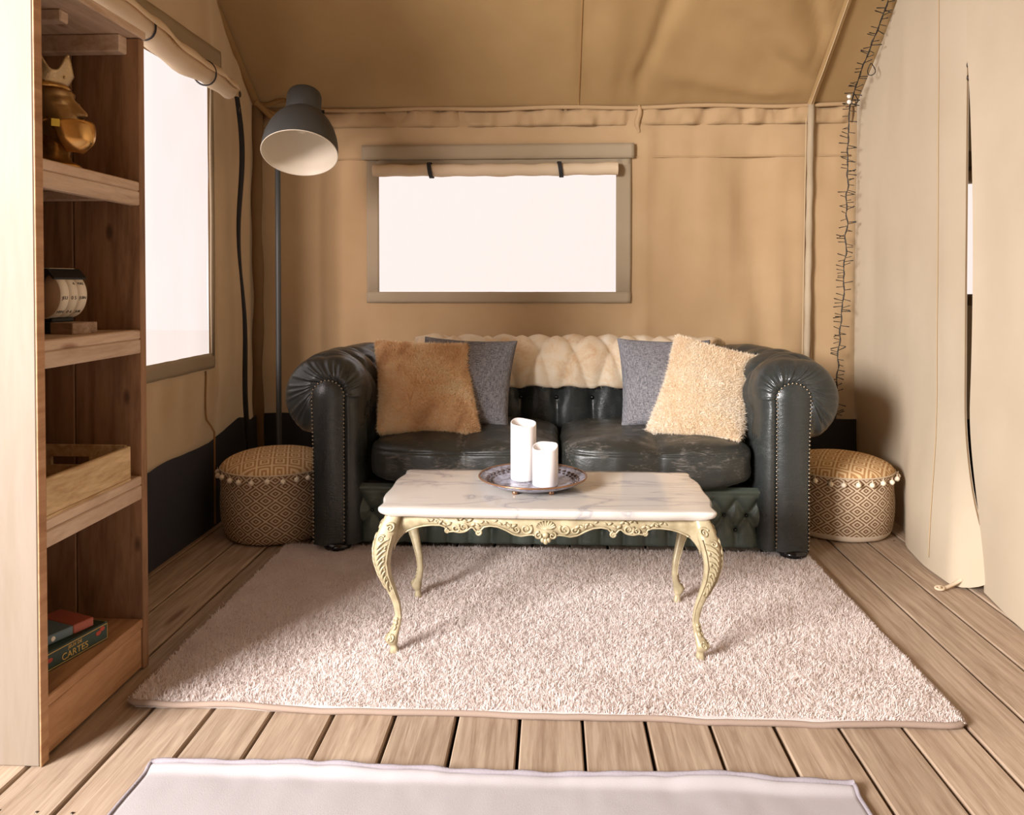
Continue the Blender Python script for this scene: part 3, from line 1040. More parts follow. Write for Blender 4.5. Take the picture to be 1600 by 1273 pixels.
# gold crowned head on the top shelf --------------------------------------
bust = thing('crowned_head', 'gold crowned head ornament with a masked face on the top shelf', 'ornament', (-1.176, 1.80, 1.290), math.radians(-4))
n1, n2 = 112, 90
th = np.linspace(0.02, PI - 0.02, n2); ph = np.linspace(0, 2 * PI, n1, endpoint=False)
PH, TH = np.meshgrid(ph, th, indexing='ij')
d = np.stack([np.sin(TH) * np.cos(PH), np.sin(TH) * np.sin(PH), np.cos(TH)], -1)
r = np.ones_like(PH)
def bumpd(az, el, wa, we, h):
    da = (PH - az + PI) % (2 * PI) - PI
    return h * np.exp(-(da / wa) ** 2 - ((PI / 2 - TH - el) / we) ** 2)
r += bumpd(0, 0.02, 0.15, 0.20, 0.22) + bumpd(0, -0.12, 0.20, 0.10, 0.22)           # nose
r += bumpd(0.50, 0.40, 0.40, 0.06, 0.13) + bumpd(-0.50, 0.40, 0.40, 0.06, 0.13) + bumpd(0.0, 0.36, 0.2, 0.10, 0.12)       # brows
r += bumpd(0.60, 0.18, 0.20, 0.09, 0.10) + bumpd(-0.60, 0.18, 0.20, 0.09, 0.10)       # eyelids
r -= bumpd(0.58, 0.28, 0.30, 0.05, 0.06) + bumpd(-0.58, 0.28, 0.30, 0.05, 0.06) + bumpd(0.58, 0.06, 0.30, 0.05, 0.05) + bumpd(-0.58, 0.06, 0.30, 0.05, 0.05)
r += bumpd(0.75, -0.25, 0.3, 0.2, 0.05) + bumpd(-0.75, -0.25, 0.3, 0.2, 0.05)         # cheeks
r += bumpd(0, -0.95, 0.5, 0.25, 0.12)
v = d * r[..., None] * np.array([0.062, 0.054, 0.092])
v[..., 0] += -0.42 * (v[..., 2]) + 0.004
v = v + np.array([0, 0, 0.140])
obj('head', v.reshape(-1, 3), grid_faces(n1, n2, closed_u=True), M['dull_gold'], bust)
# mask over the lower face: a thicker shell with a raised upper edge
mt = np.linspace(PI / 2 + 0.36, PI / 2 + 1.20, 16); mp = np.linspace(-1.25, 1.25, 30)
MP, MT = np.meshgrid(mp, mt, indexing='ij')
rr = 1.16 + 0.16 * np.exp(-(MP / 0.55) ** 2) * np.exp(-((MT - PI / 2 - 0.55) / 0.4) ** 2)
dd = np.stack([np.sin(MT) * np.cos(MP), np.sin(MT) * np.sin(MP), np.cos(MT)], -1) * rr[..., None] * np.array([0.062, 0.055, 0.090])
dd[..., 0] += -0.42 * dd[..., 2] + 0.006
dd[..., 2] += 0.012 * np.cos(MP) * np.clip((PI / 2 + 0.6 - MT) / 0.3, 0, 1)
dd = dd + np.array([0, 0, 0.140])
o = obj('mask', dd.reshape(-1, 3), grid_faces(30, 16), M['gold_shine'], bust)
md = o.modifiers.new('thickness', 'SOLIDIFY'); md.thickness = 0.006; md.offset = -1
for sgn in (-1, 1):
    v, f = tube([(0.052 * math.cos(a), sgn * 0.058 * math.sin(a), 0.125 - 0.03 * (1 - math.cos(a))) for a in np.linspace(0.95, 2.0, 10)], 0.005, 8)
    obj('mask_strap', v, f, M['gold'], bust)
v, f = bevel_box(-0.0085, 0.0085, -0.0006, 0.0006, -0.0085, 0.0085, 0.0003)
obj('sticker', v, f, M['gold_label'], bust, False, loc=(0.058, -0.0615, 0.098), rot=(0.25, 0.0, math.radians(40)))
# ear
for sgn in (-1, 1):
    v, f = ball((-0.008, sgn * 0.056, 0.142), 0.014, 10, 8, (1.0, 0.45, 1.7)); obj('ear', v, f, M['gold'], bust)
# crown: band plus seven raised points with pierced beads
a = np.linspace(0, 2 * PI, 84, endpoint=False)
pts = 0.5 + 0.5 * np.cos(a * 6)
V = []
for k, t in enumerate(np.linspace(0, 1, 8)):
    h = 0.196 + t * (0.030 + 0.040 * pts ** 1.4)
    R = 0.052 + 0.014 * t
    V.append(np.stack([R * np.cos(a) * 1.12 - 0.030, R * np.sin(a), h], -1))
V = np.stack(V, 1)
o = obj('crown', V.reshape(-1, 3), grid_faces(84, 8, closed_u=True), M['silver_gold'], bust)
md = o.modifiers.new('thickness', 'SOLIDIFY'); md.thickness = 0.005; md.offset = 0
mbx = MB()
for k in range(18):
    q = 2 * PI * k / 18
    v, f = ball((0.0655 * math.cos(q) - 0.030, 0.058 * math.sin(q), 0.216 + 0.004 * (k % 3)), 0.0038, 8, 6); mbx.add(v, f)
for k in range(6):
    q = 2 * PI * k / 6
    v, f = ball((0.074 * math.cos(q) - 0.030, 0.066 * math.sin(q), 0.264), 0.005, 8, 6); mbx.add(v, f)
tag(mbx.obj('crown_beads', M['silver_gold'], bust), kind='stuff')
v, f = tube([(0.062 * math.cos(q) - 0.027, 0.056 * math.sin(q), 0.192) for q in np.linspace(0, 2 * PI, 30, endpoint=False)], 0.007, 8, closed=True)
obj('crown_band', v, f, M['gold'], bust)
v, f = lathe([(0.0, 0.0), (0.052, 0.0), (0.054, 0.006), (0.050, 0.012), (0.034, 0.020), (0.029, 0.034), (0.033, 0.060), (0.036, 0.085), (0.0, 0.09)], 28)
v[:, 0] = v[:, 0] * 1.05 + 0.012
obj('neck', v, f, M['gold'], bust)

# perpetual calendar ---------------------------------------------------------
cal = thing('desk_calendar', 'round white paper desk calendar with black hood on the middle shelf', 'calendar', (-1.214, 1.872, 0.902), math.radians(-15))
cal.scale = (1.06, 1.06, 1.06)
part_box('base_block', -0.075, 0.085, -0.035, 0.035, 0, 0.026, M['calendar_wood'], cal, 0.0015, np.zeros(3))
part_box('base_end', -0.076, 0.022, -0.0362, 0.0362, -0.0, 0.0268, M['black'], cal, 0.0015, np.zeros(3))
R = 0.054
def axis_lathe(name, prof, m, seg=64):
    v, f = lathe(prof, seg)
    v = np.stack([v[:, 0], v[:, 2], v[:, 1]], -1)          # axis along local Y
    return obj(name, v + np.array([0.0, 0, 0.088]), [q[::-1] for q in f], m, cal)
axis_lathe('side_disc', [(0.0, -0.0365), (R - 0.002, -0.0365), (R - 0.002, 0.0365), (0, 0.0365)], M['kraft'])
for y0, y1 in ((-0.036, -0.0135), (-0.0125, 0.0105), (0.0115, 0.036)):
    axis_lathe('day_ring', [(R - 0.003, y0), (R, y0 + 0.0004), (R, y1 - 0.0004), (R - 0.003, y1)], M['paper'])
part_box('stand', -0.03, 0.02, -0.03, 0.03, 0.026, 0.036, M['black'], cal, 0.002, np.zeros(3))


def text(name, body, size, m, parent, mat, align='CENTER', extrude=0.0003):
    cu = bpy.data.curves.new(name, 'FONT')
    cu.body = body; cu.size = size; cu.align_x = align; cu.align_y = 'CENTER'; cu.extrude = extrude
    cu.materials.append(m)
    tmp = bpy.data.objects.new(name, cu)
    C.objects.link(tmp)
    me = bpy.data.meshes.new_from_object(tmp.evaluated_get(bpy.context.evaluated_depsgraph_get()))
    bpy.data.objects.remove(tmp)
    o = bpy.data.objects.new(name, me)
    link(o, parent)
    o.matrix_local = mat
    return o


def drum_text(body, y, ang, size):
    """lettering lying on the drum, reading along the axis, at angle ang above horizontal (+X side)"""
    n = Vector((math.cos(ang), 0, math.sin(ang)))
    ex = Vector((0, 1, 0)); ey = n.cross(ex)
    p = Vector((0, y, 0.088)) + n * (R + 0.0004)
    text('printed_text', body, size, M['ink'], cal, Matrix(((ex.x, ey.x, n.x, p.x), (ex.y, ey.y, n.y, p.y), (ex.z, ey.z, n.z, p.z), (0, 0, 0, 1))))


drum_text('JEU', -0.025, -0.12, 0.0105); drum_text('0 5', -0.001, -0.12, 0.0115); drum_text('JUIN', 0.0235, -0.12, 0.0095)
drum_text('4', 0.004, 0.50, 0.0105); drum_text('MAI', 0.0225, 0.50, 0.0095)
drum_text('VEN', -0.025, -0.78, 0.0105); drum_text('0 6', -0.001, -0.78, 0.0115); drum_text('JUIL', 0.0235, -0.78, 0.0095)
# black folded hood over the upper left of the drum, with a cream window strip
hood = [(-0.062, 0.040), (-0.062, 0.098), (-0.020, 0.148), (0.022, 0.148), (0.044, 0.128)]
V = []
for x, z in hood:
    V += [(x, -0.044, z), (x, 0.044, z)]
inner = [(-0.056, 0.040), (-0.056, 0.096), (-0.018, 0.142), (0.020, 0.142), (0.041, 0.1235)]
for x, z in inner[::-1]:
    V += [(x, -0.044, z), (x, 0.044, z)]
f = grid_faces(10, 2, closed_u=True) + [(8, 10, 12, 6), (6, 12, 14, 4), (4, 14, 16, 2), (2, 16, 18, 0), (9, 7, 13, 11), (7, 5, 15, 13), (5, 3, 17, 15), (3, 1, 19, 17)]
obj('hood', V, f, M['black'], cal, False)
V = [(-0.062, -0.0445, 0.040), (-0.062, -0.0445, 0.098), (-0.020, -0.0445, 0.148), (0.022, -0.0445, 0.148), (0.022, -0.0445, 0.135), (-0.030, -0.0445, 0.060)]
V2_ = [(x, y + 0.004, z) for x, y, z in V]
obj('hood_cheek', V + V2_, [(5, 4, 3, 2, 1, 0), (6, 7, 8, 9, 10, 11)] + [(i, (i + 1) % 6, (i + 1) % 6 + 6, i + 6) for i in range(6)], M['black'], cal, False)
v, f = bevel_box(-0.016, 0.019, -0.034, 0.034, 0.1482, 0.1496, 0.0004)
obj('window_strip', v, f, M['paper'], cal, False)

# wooden crate -------------------------------------------------------------
cr = thing('wooden_crate', 'shallow weathered wooden tray with cut handle slots on the third shelf', 'tray', (-1.24, 1.80, 0.516))
z0 = np.zeros(3)
part_box('side_board', 0.146, 0.156, -0.170, 0.172, 0.006, 0.088, M['crate'], cr, 0.002, z0)
part_box('side_board', -0.156, -0.146, -0.170, 0.172, 0.006, 0.088, M['crate'], cr, 0.002, z0)
part_box('bottom_board', -0.156, 0.156, -0.170, 0.172, 0.0, 0.0058, M['crate'], cr, 0.001, z0)
for y in (-0.17, 0.162):
    mbx = MB()
    for b in ((-0.1455, 0.1455, 0.006, 0.040), (-0.1455, 0.1455, 0.062, 0.092), (-0.1455, -0.05, 0.0395, 0.0625), (0.05, 0.1455, 0.0395, 0.0625)):
        v, f = bevel_box(b[0], b[1], y, y + 0.010, b[2], b[3], 0.001); mbx.add(v, f)
    mbx.obj('end_board', M['crate'], cr, False)

# boxes on the bottom shelf --------------------------------------------------
bx = thing('card_game_box', 'dark green card game box with gold lettering lying on the bottom shelf', 'box', (-1.215, 1.807, 0.135), math.radians(-12.8))
part_box('box_body', -0.085, 0.085, -0.115, 0.115, 0, 0.046, M['box_green'], bx, 0.002, z0)
for a, b in (((-0.112, 0.004), (0.112, 0.0055)), ((-0.112, 0.0405), (0.112, 0.042)), ((-0.112, 0.004), (-0.1108, 0.042)), ((0.1108, 0.004), (0.112, 0.042))):
    part_box('gold_line', 0.0845, 0.0856, a[0], b[0], a[1], b[1], M['box_gold'], bx, 0.0002, z0)
def side_text(body, y, z, size, m, parent, x=0.0856):
    text('lettering', body, size, m, parent, Matrix(((0, 0, 1, x), (1, 0, 0, y), (0, 1, 0, z), (0, 0, 0, 1))))
side_text('CARTES', 0.012, 0.0165, 0.022, M['box_gold'], bx)
side_text('JEUX DE', 0.012, 0.0335, 0.011, M['box_gold'], bx)
for y, z in ((0.083, 0.028), (-0.06, 0.026), (0.095, 0.034)):
    v, f = ball((0.0853, y, z), 0.006, 10, 7, (0.1, 1.5, 0.9)); obj('red_motif', v, f, M['box_red'], bx)
part_box('gold_line', -0.083, 0.083, 0.1095, 0.1110, 0.0455, 0.0464, M['box_gold'], bx, 0.0002, z0)
bk = thing('card_box', 'small slate and red box on top of the green game box', 'box', (-1.2115, 1.812, 0.1815), math.radians(-21))
part_box('box_body', -0.06, 0.06, -0.085, 0.030, 0, 0.022, M['book_blue'], bk, 0.002, z0)
part_box('red_end', -0.06, 0.06, 0.0303, 0.085, 0, 0.022, M['book_red'], bk, 0.002, z0)
v, f = ball((0.0602, -0.022, 0.011), 0.006, 10, 7, (0.15, 1, 1)); obj('white_dot', v, f, M['paper'], bk)

# ------------------------------------------------------------------ floor lamp
lx, ly = -1.262, 3.58
lamp = thing('floor_lamp', 'dark grey metal floor lamp with large bell shade in the left corner', 'lamp', (lx, ly, 0))
v, f = lathe([(0.0, 0.0), (0.135, 0.0), (0.140, 0.006), (0.136, 0.016), (0.030, 0.026), (0.018, 0.040), (0.0, 0.041)], 40)
obj('base', v, f, M['dark_metal'], lamp)
v, f = tube([(0, 0, 0.03), (0, 0, 0.6), (0, 0, 1.2), (0, 0, 1.66)], 0.0125, 14)
obj('pole', v, f, M['dark_metal'], lamp)
# shade: axis pointing up-left and back, mouth to the camera
mouth = np.array([-1.047, 3.235, 1.566]) - np.array([lx, ly, 0])
ax = Vector((-0.075, 0.455, 0.885)).normalized()
q = ax.to_track_quat('Z', 'Y').to_matrix().to_4x4()
sm = Matrix.Translation(Vector(mouth)) @ q @ Matrix.Scale(0.95, 4)
prof = [(0.163, 0.0), (0.1645, 0.012), (0.163, 0.04), (0.157, 0.08), (0.145, 0.12), (0.127, 0.158), (0.104, 0.190), (0.082, 0.210), (0.074, 0.218)]
sho = lathe(prof, 56)
o = obj('shade', *sho, M['dark_metal'], lamp); o.matrix_local = sm
shade = o
pin = [(0.163, 0.0), (0.1605, 0.002)] + [(max(0.02, r_ - 0.004), z_ - 0.002) for r_, z_ in prof[2:]] + [(0.0, 0.214)]
v, f = lathe(pin, 56)
o = obj('shade_lining', v, [q_[::-1] for q_ in f], M['lamp_white'], shade)
v, f = lathe([(0.074, 0.214), (0.0775, 0.222), (0.0775, 0.312), (0.074, 0.326), (0.064, 0.334), (0.0, 0.336)], 40)
o = obj('socket_housing', v, f, M['dark_metal'], shade)
v, f = tube([(0.163 * math.cos(a), 0.163 * math.sin(a), 0.0) for a in np.linspace(0, 2 * PI, 56, endpoint=False)], 0.0022, 6, closed=True)
obj('rim', v, f, M['lamp_white'], shade)
v, f = ball((0, 0, 0.15), 0.028, 16, 10, (1, 1, 1.25)); obj('bulb', v, f, M['lamp_white'], shade)
mbx = MB()
v, f = tube([(0.070, -0.02, 0.235), (0.100, -0.028, 0.235)], 0.006, 8); mbx.add(v, f)
v, f = ball((0.100, -0.028, 0.235), 0.0115, 10, 8, (0.8, 1, 1.3)); mbx.add(v, f)
mbx.obj('knob', M['dark_metal'], shade)
v, f = tube([(-0.070, 0.0, 0.235), (-0.094, 0.0, 0.235)], 0.008, 8)
obj('pivot', v, f, M['dark_metal'], shade)
tip = sm @ Vector((0, 0.06, 0.26))
v, f = tube([(0, 0, 1.64), (0.0, -0.005, 1.70), tuple((Vector((0, 0, 1.70)) + tip) / 2 + Vector((0, 0, 0.03))), tuple(tip)], 0.011, 10)
obj('arm', v, f, M['dark_metal'], lamp)

# ------------------------------------------------------------------ poufs
def pouf(label, cx, cy, R_, h, plain_base, rz, dark=False):
    p = thing('pouf', label, 'pouf', (cx, cy, 0), rz, 'woven poufs beside the sofa')
    seg = 64
    a = np.linspace(0, 2 * PI, seg + 1)
    prof = [(R_ * 0.80, 0.0), (R_ * 0.90, 0.006), (R_ * 0.95, 0.03), (R_ * 0.985, 0.08), (R_ * 0.995, 0.14), (R_ * 0.98, 0.20), (R_ * 0.985, 0.25), (R_, h * 0.80), (R_ * 0.985, h * 0.82)]
    s = 3 if plain_base else 1
    def rev(pr, name, m, uvmode):
        pr = np.array(pr); n = len(pr)
        w = 1 + 0.018 * fnoise(np.cos(a)[:, None] * 2.0 + cx, np.sin(a)[:, None] * 2.0, pr[None, :, 1] * 9, 2)
        V = np.stack([np.cos(a)[:, None] * pr[None, :, 0] * w, np.sin(a)[:, None] * pr[None, :, 0] * w, np.broadcast_to(pr[None, :, 1], w.shape)], -1)
        if uvmode == 'side': UV = np.stack([np.broadcast_to(a[:, None] * R_, w.shape), V[..., 2]], -1)
        else: UV = V[..., :2] + 0.3
        obj(name, V.reshape(-1, 3), grid_faces(seg + 1, n), m, p, uv=UV.reshape(-1, 2))
    fine = np.array(prof); zz = np.linspace(0, 1, 30)
    dd = np.r_[0, np.cumsum(np.hypot(*np.diff(fine, axis=0).T))]; dd /= dd[-1]
    pr = np.stack([np.interp(zz, dd, fine[:, 0]), np.interp(zz, dd, fine[:, 1])], -1)
    if plain_base:
        k = int(np.argmax(pr[:, 1] > 0.022))
        rev(pr[k:], 'body', M['pouf_side'], 'side')
        rev(pr[:k + 1], 'base_cloth', M['pouf_base'], 'side')
    else:
        rev(pr, 'body', M['pouf_side'], 'side')
    top = [(R_ * 0.985 * math.cos(t), h * 0.82 + h * 0.18 * math.sin(t)) for t in np.linspace(0, PI / 2 - 0.02, 16)]
    rev(top, 'top', M['pouf_top'], 'top')
    v, f = tube([(R_ * 0.995 * math.cos(q), R_ * 0.995 * math.sin(q), h * 0.815) for q in np.linspace(0, 2 * PI, 64, endpoint=False)], 0.003, 6, closed=True)
    obj('piping', v, f, M['pouf_side'], p)
    mb_ = MB()
    v, f = ball((0, 0, -0.020), 0.0105, 10, 8); vv = v.copy(); vv *= (1 + 0.05 * fnoise(v[:, 0] * 300, v[:, 1] * 300, v[:, 2] * 300, 1))[:, None]
    mb_.add(vv, f)
    mb_.add(*tube([(0, 0, -0.012), (0, 0, 0.0)], 0.0015, 5))
    me = make_mesh('pompom', np.concatenate(mb_.v), mb_.f, M['pompom'])
    for k in range(26):
        q = 2 * PI * (k + random.uniform(-.12, .12)) / 26
        o = bpy.data.objects.new('pompom', me)
        rr = R_ * 1.0 + 0.009
        o.location = (rr * math.cos(q), rr * math.sin(q), h * 0.815 + random.uniform(-.006, .002))
        link(o, p)
    return p


pouf('round woven pouf between the left wall and the sofa', -1.135, 3.19, 0.222, 0.345, False, 0.3)
pouf('round woven pouf with pale base band, right of the sofa', 1.196, 3.345, 0.218, 0.320, True, 1.1)

# ------------------------------------------------------------------ sofa
SX = 0.0215
sofa = thing('sofa', 'dark green leather chesterfield sofa with rolled arms against the back wall', 'sofa', (SX, 3.37, 0))
OFF = np.array([SX, 3.37, 0])
HW = 0.7225                       # half width between the inner arm faces
YF, YB, RC = 2.935, 3.50, 0.13
# profile: n outward from the inner face, z up
ROLL_N, ROLL_Z, ROLL_R = 0.168, 0.590, 0.166
pf = [(0.012, z) for z in np.linspace(0.036, 0.56, 26)]
pf += [(ROLL_N + ROLL_R * math.cos(t), ROLL_Z + ROLL_R * math.sin(t)) for t in np.linspace(math.radians(188), math.radians(-62), 104)]
pf += [(0.200, z) for z in np.linspace(0.455, 0.036, 18)]
pf = np.array(pf)
for _ in range(3):
    pf[1:-1] = (pf[:-2] + 2 * pf[1:-1] + pf[2:]) / 4
ps = np.r_[0, np.cumsum(np.hypot(*np.diff(pf, axis=0).T))]
tn = np.gradient(pf, axis=0); tn /= np.linalg.norm(tn, axis=1)[:, None]
pn = np.stack([-tn[:, 1], tn[:, 0]], -1)             # points to the seat / up
sA = np.interp(0.515, pf[:26, 1], ps[:26])
iarc = lambda deg: ps[26 + int(np.clip((188 - deg) / 250 * 103, 0, 103))]
sB, sC = iarc(128), iarc(68)
SP = 0.1605


def seg_dist(u, s, a, b):
    ax_, ay_ = a; bx_, by_ = b
    dx, dy = bx_ - ax_, by_ - ay_
    t = np.clip(((u - ax_) * dx + (s - ay_) * dy) / (dx * dx + dy * dy), 0, 1)
    return np.hypot(u - ax_ - t * dx, s - ay_ - t * dy)


def tuft(u, s, n_side, u_mid):
    """displacement for the buttoned inner face; u measured along the sofa path"""
    d = np.full(u.shape, 9.0); db = np.full(u.shape, 9.0)
    for k in range(-n_side, n_side + 1):
        ua = u_mid + k * SP
        d = np.minimum(d, seg_dist(u, s, (ua, sA), (ua, 0.0)))
        d = np.minimum(d, seg_dist(u, s, (ua, sC), (ua, sC + 0.22)))
        for du in (-SP / 2, SP / 2):
            d = np.minimum(d, seg_dist(u, s, (ua, sA), (ua + du, sB)))
            d = np.minimum(d, seg_dist(u, s, (ua, sC), (ua + du, sB)))
            db = np.minimum(db, np.hypot(u - ua - du, s - sB))
        db = np.minimum(db, np.minimum(np.hypot(u - ua, s - sA), np.hypot(u - ua, s - sC)))
    puff = 0.022 * (1 - np.exp(-(d / 0.028) ** 1.3)) - 0.016
    puff -= 0.016 * np.exp(-(db / 0.02) ** 2)
    fade = np.clip((sC + 0.20 - s) / 0.20, 0, 1)
    return puff * fade


# path of the inner face: left arm front -> back -> right arm front
def path_pt(t):
    L1 = YB - RC - YF; La = RC * PI / 2; L2 = 2 * (HW - RC)
    if t < L1: return np.array([-HW, YF + t]), np.array([-1.0, 0])
    t -= L1
    if t < La:
        a = t / RC
        return np.array([-HW + RC - RC * math.cos(a), YB - RC + RC * math.sin(a)]), np.array([-math.cos(a), math.sin(a)])
    t -= La
    if t < L2: return np.array([-HW + RC + t, YB]), np.array([0, 1.0])
    t -= L2
    if t < La:
        a = t / RC
        return np.array([HW - RC + RC * math.sin(a), YB - RC + RC * math.cos(a)]), np.array([math.sin(a), math.cos(a)])
    t -= La
    return np.array([HW, YB - RC - t]), np.array([1.0, 0])


LTOT = 2 * (YB - RC - YF) + RC * PI + 2 * (HW - RC)
UM = LTOT / 2
FD = 0.085                          # depth over which the front of the arm rounds off
uA = YB - RC - YF + RC * PI / 4     # where arm and back meet
nside = 8


def sweep(t0, t1, n):
    ts_ = np.linspace(t0, t1, n)
    V = []
    for t in ts_:
        p, nr = path_pt(t)
        disp = tuft(np.full(len(pf), t), ps, nside, UM)
        wr = 0.0025 * fnoise(t * 30, ps * 14, 2.0, 2)
        q = pf + pn * (disp + wr)[:, None]
        xy = p[None] + nr[None] * q[:, :1]
        V.append(np.stack([xy[:, 0], xy[:, 1], q[:, 1]], -1))
    return np.array(V)


def front_round(sign):
    """from the front panel's outline out to the full roll, with radiating pleats"""
    pc_n, pc_z, pr_ = 0.143, 0.597, 0.062
    P = np.zeros_like(pf)
    for k, (n_, z_) in enumerate(pf):
        if k < 26:
            z1_ = min(z_ * (pc_z / 0.56), pc_z)
            P[k] = (0.083, max(0.036, z1_))
        elif k < 130:
            t = math.radians(180 - (k - 26) / 103 * 180)
            P[k] = (pc_n + pr_ * math.cos(t), pc_z + pr_ * math.sin(t))
        else:
            f_ = (k - 129) / 18
            P[k] = (0.205 - 0.005 * min(1, f_ * 3), pc_z + (0.036 - pc_z) * f_)
    for _ in range(2):
        P[1:-1] = (P[:-2] + 2 * P[1:-1] + P[2:]) / 4
    disp0 = tuft(np.full(len(pf), FD), ps, nside, UM)
    F = pf + pn * disp0[:, None]
    rows = []
    kk = np.arange(len(pf))
    onroll = np.clip((kk - 20) / 12, 0, 1) * np.clip((136 - kk) / 10, 0, 1)
    ple = np.abs(np.sin(kk * 0.52 + 0.9 * np.sin(kk * 0.31) + 0.4 * np.sin(kk * 0.83))) ** 0.7
    for t in np.linspace(0, 1, 22):
        q = P + (F - P) * math.sin(t * PI / 2) ** 0.9
        y = YF - 0.012 + (FD + 0.012) * (1 - math.cos(t * PI / 2)) + 0.010 * math.exp(-(t / 0.08) ** 2)
        amp = 0.012 * onroll * math.sin(min(1, t * 1.15) * PI) ** 0.8
        rows.append(np.stack([sign * (HW + q[:, 0]), y + amp * (ple - 0.5), q[:, 1]], -1))
    return np.array(rows), P


def arm(sign):
    R0, P = front_round(sign)
    body = sweep(FD, uA, 60) if sign < 0 else sweep(LTOT - FD, LTOT - uA, 60)
    V = np.concatenate([R0, body[1:]])
    V[..., 0] += 0
    fs = grid_faces(V.shape[0], V.shape[1])
    if sign < 0: fs = [q[::-1] for q in fs]
    a_ = obj('arm', V.reshape(-1, 3) + np.array([SX, 0, 0]) - OFF, fs, M['leather'], sofa)
    # front facing panel, slightly domed
    ctr = np.stack([np.full(len(P), 0.143), np.clip(P[:, 1], 0.036, 0.59)], -1)
    ctr[130:, 1] = np.clip(P[130:, 1], 0.036, 0.59)
    rows = []
    for t in np.linspace(0, 1, 8):
        q = P * (1 - t) + ctr * t
        rows.append(np.stack([sign * (HW + q[:, 0]), np.full(len(q), YF - 0.006 - 0.016 * (1 - (1 - t) ** 2.5)), q[:, 1]], -1))
    fs = grid_faces(8, len(P))
    if sign > 0: fs = [q[::-1] for q in fs]
    obj('front_panel', np.array(rows).reshape(-1, 3) + np.array([SX, 0, 0]) - OFF, fs, M['leather'], a_)
    # nail heads round the panel
    d_ = np.r_[0, np.cumsum(np.hypot(*np.diff(P, axis=0).T))]
    mb_ = MB()
    for s_ in np.arange(0.015, d_[-1] - 0.01, 0.0148):
        n_ = np.interp(s_, d_, P[:, 0]); z_ = np.interp(s_, d_, P[:, 1])
        v, f = ball((sign * (HW + n_) + SX, YF - 0.008, z_), 0.0044, 6, 5)
        mb_.add(v - OFF, f)
    tag(mb_.obj('nail_trim', M['nail'], a_), kind='stuff')
    return a_


arm(-1); arm(1)
V = sweep(uA, LTOT - uA, 230)
obj('backrest', V.reshape(-1, 3) + np.array([SX, 0, 0]) - OFF, [q[::-1] for q in grid_faces(V.shape[0], V.shape[1])], M['leather'], sofa)

# covered buttons of the inner back and arms
v, f = ball((0, 0, 0), 0.011, 10, 7)
btn = make_mesh('button', v, f, M['black_gloss'])
for s_, half in ((sA, 0), (sB, 1), (sC, 0)):
    for k in range(-nside, nside + 1):
        t = UM + (k + 0.5 * half) * SP
        if t < 0.14 or t > LTOT - 0.14: continue
        p, nr = path_pt(t)
        dsp = float(tuft(np.array([t]), np.array([s_]), nside, UM)[0]) + 0.004
        n_ = np.interp(s_, ps, pf[:, 0]) + np.interp(s_, ps, pn[:, 0]) * dsp
        z_ = np.interp(s_, ps, pf[:, 1]) + np.interp(s_, ps, pn[:, 1]) * dsp
        o = bpy.data.objects.new('button', btn)
        o.location = Vector((p[0] + nr[0] * n_ + SX, p[1] + nr[1] * n_, z_)) - Vector(OFF)
        link(o, sofa)

# buttoned base rail
us = np.linspace(-0.80, 0.80, 260); vs = np.linspace(0.036, 0.262, 48)
U, Vv = np.meshgrid(us, vs, indexing='ij')
SPB = 0.0835
d = np.full(U.shape, 9.0); db = np.full(U.shape, 9.0); rail_buttons = []
zr = (0.100, 0.155, 0.212)
for k in range(-11, 12):
    ua = k * SPB
    d = np.minimum(d, seg_dist(U, Vv, (ua, zr[0]), (ua, 0.0)))
    for r_i in (0, 1):
        for du in (-SPB / 2, SPB / 2):
            xa = ua + (0 if r_i == 0 else SPB / 2)
            d = np.minimum(d, seg_dist(U, Vv, (xa, zr[r_i]), (xa + du, zr[r_i + 1])))
    for r_i in (0, 1):
        xa = ua + (SPB / 2 if r_i == 1 else 0)
        db = np.minimum(db, np.hypot(U - xa, Vv - zr[r_i]))
        if abs(xa) < 0.775: rail_buttons.append((xa, zr[r_i]))
puff = 0.021 * (1 - np.exp(-(d / 0.015) ** 1.2)) - 0.012 * np.exp(-(db / 0.012) ** 2)
puff *= np.clip((0.258 - Vv) / 0.03, 0, 1) * np.clip((Vv - 0.03) / 0.012, 0, 1) * 0.9 + 0.1
lip = 0.014 * np.exp(-((Vv - 0.250) / 0.012) ** 2)
YR = 2.978
obj('base_rail', np.stack([U + SX, YR - puff - lip, Vv], -1).reshape(-1, 3) - OFF, grid_faces(260, 48), M['leather_green'], sofa)
v, f = ball((0, 0, 0), 0.0068, 8, 6)
btn2 = make_mesh('button', v, f, M['black_gloss'])
for x, z in rail_buttons:
    o = bpy.data.objects.new('button', btn2)
    o.location = Vector((x + SX, YR + 0.003, z)) - Vector(OFF)
    link(o, sofa)
v, f = bevel_box(-0.88 + SX, 0.88 + SX, 3.03, 3.66, 0.034, 0.255, 0.01)
obj('frame', v - OFF, f, M['black'], sofa, False)

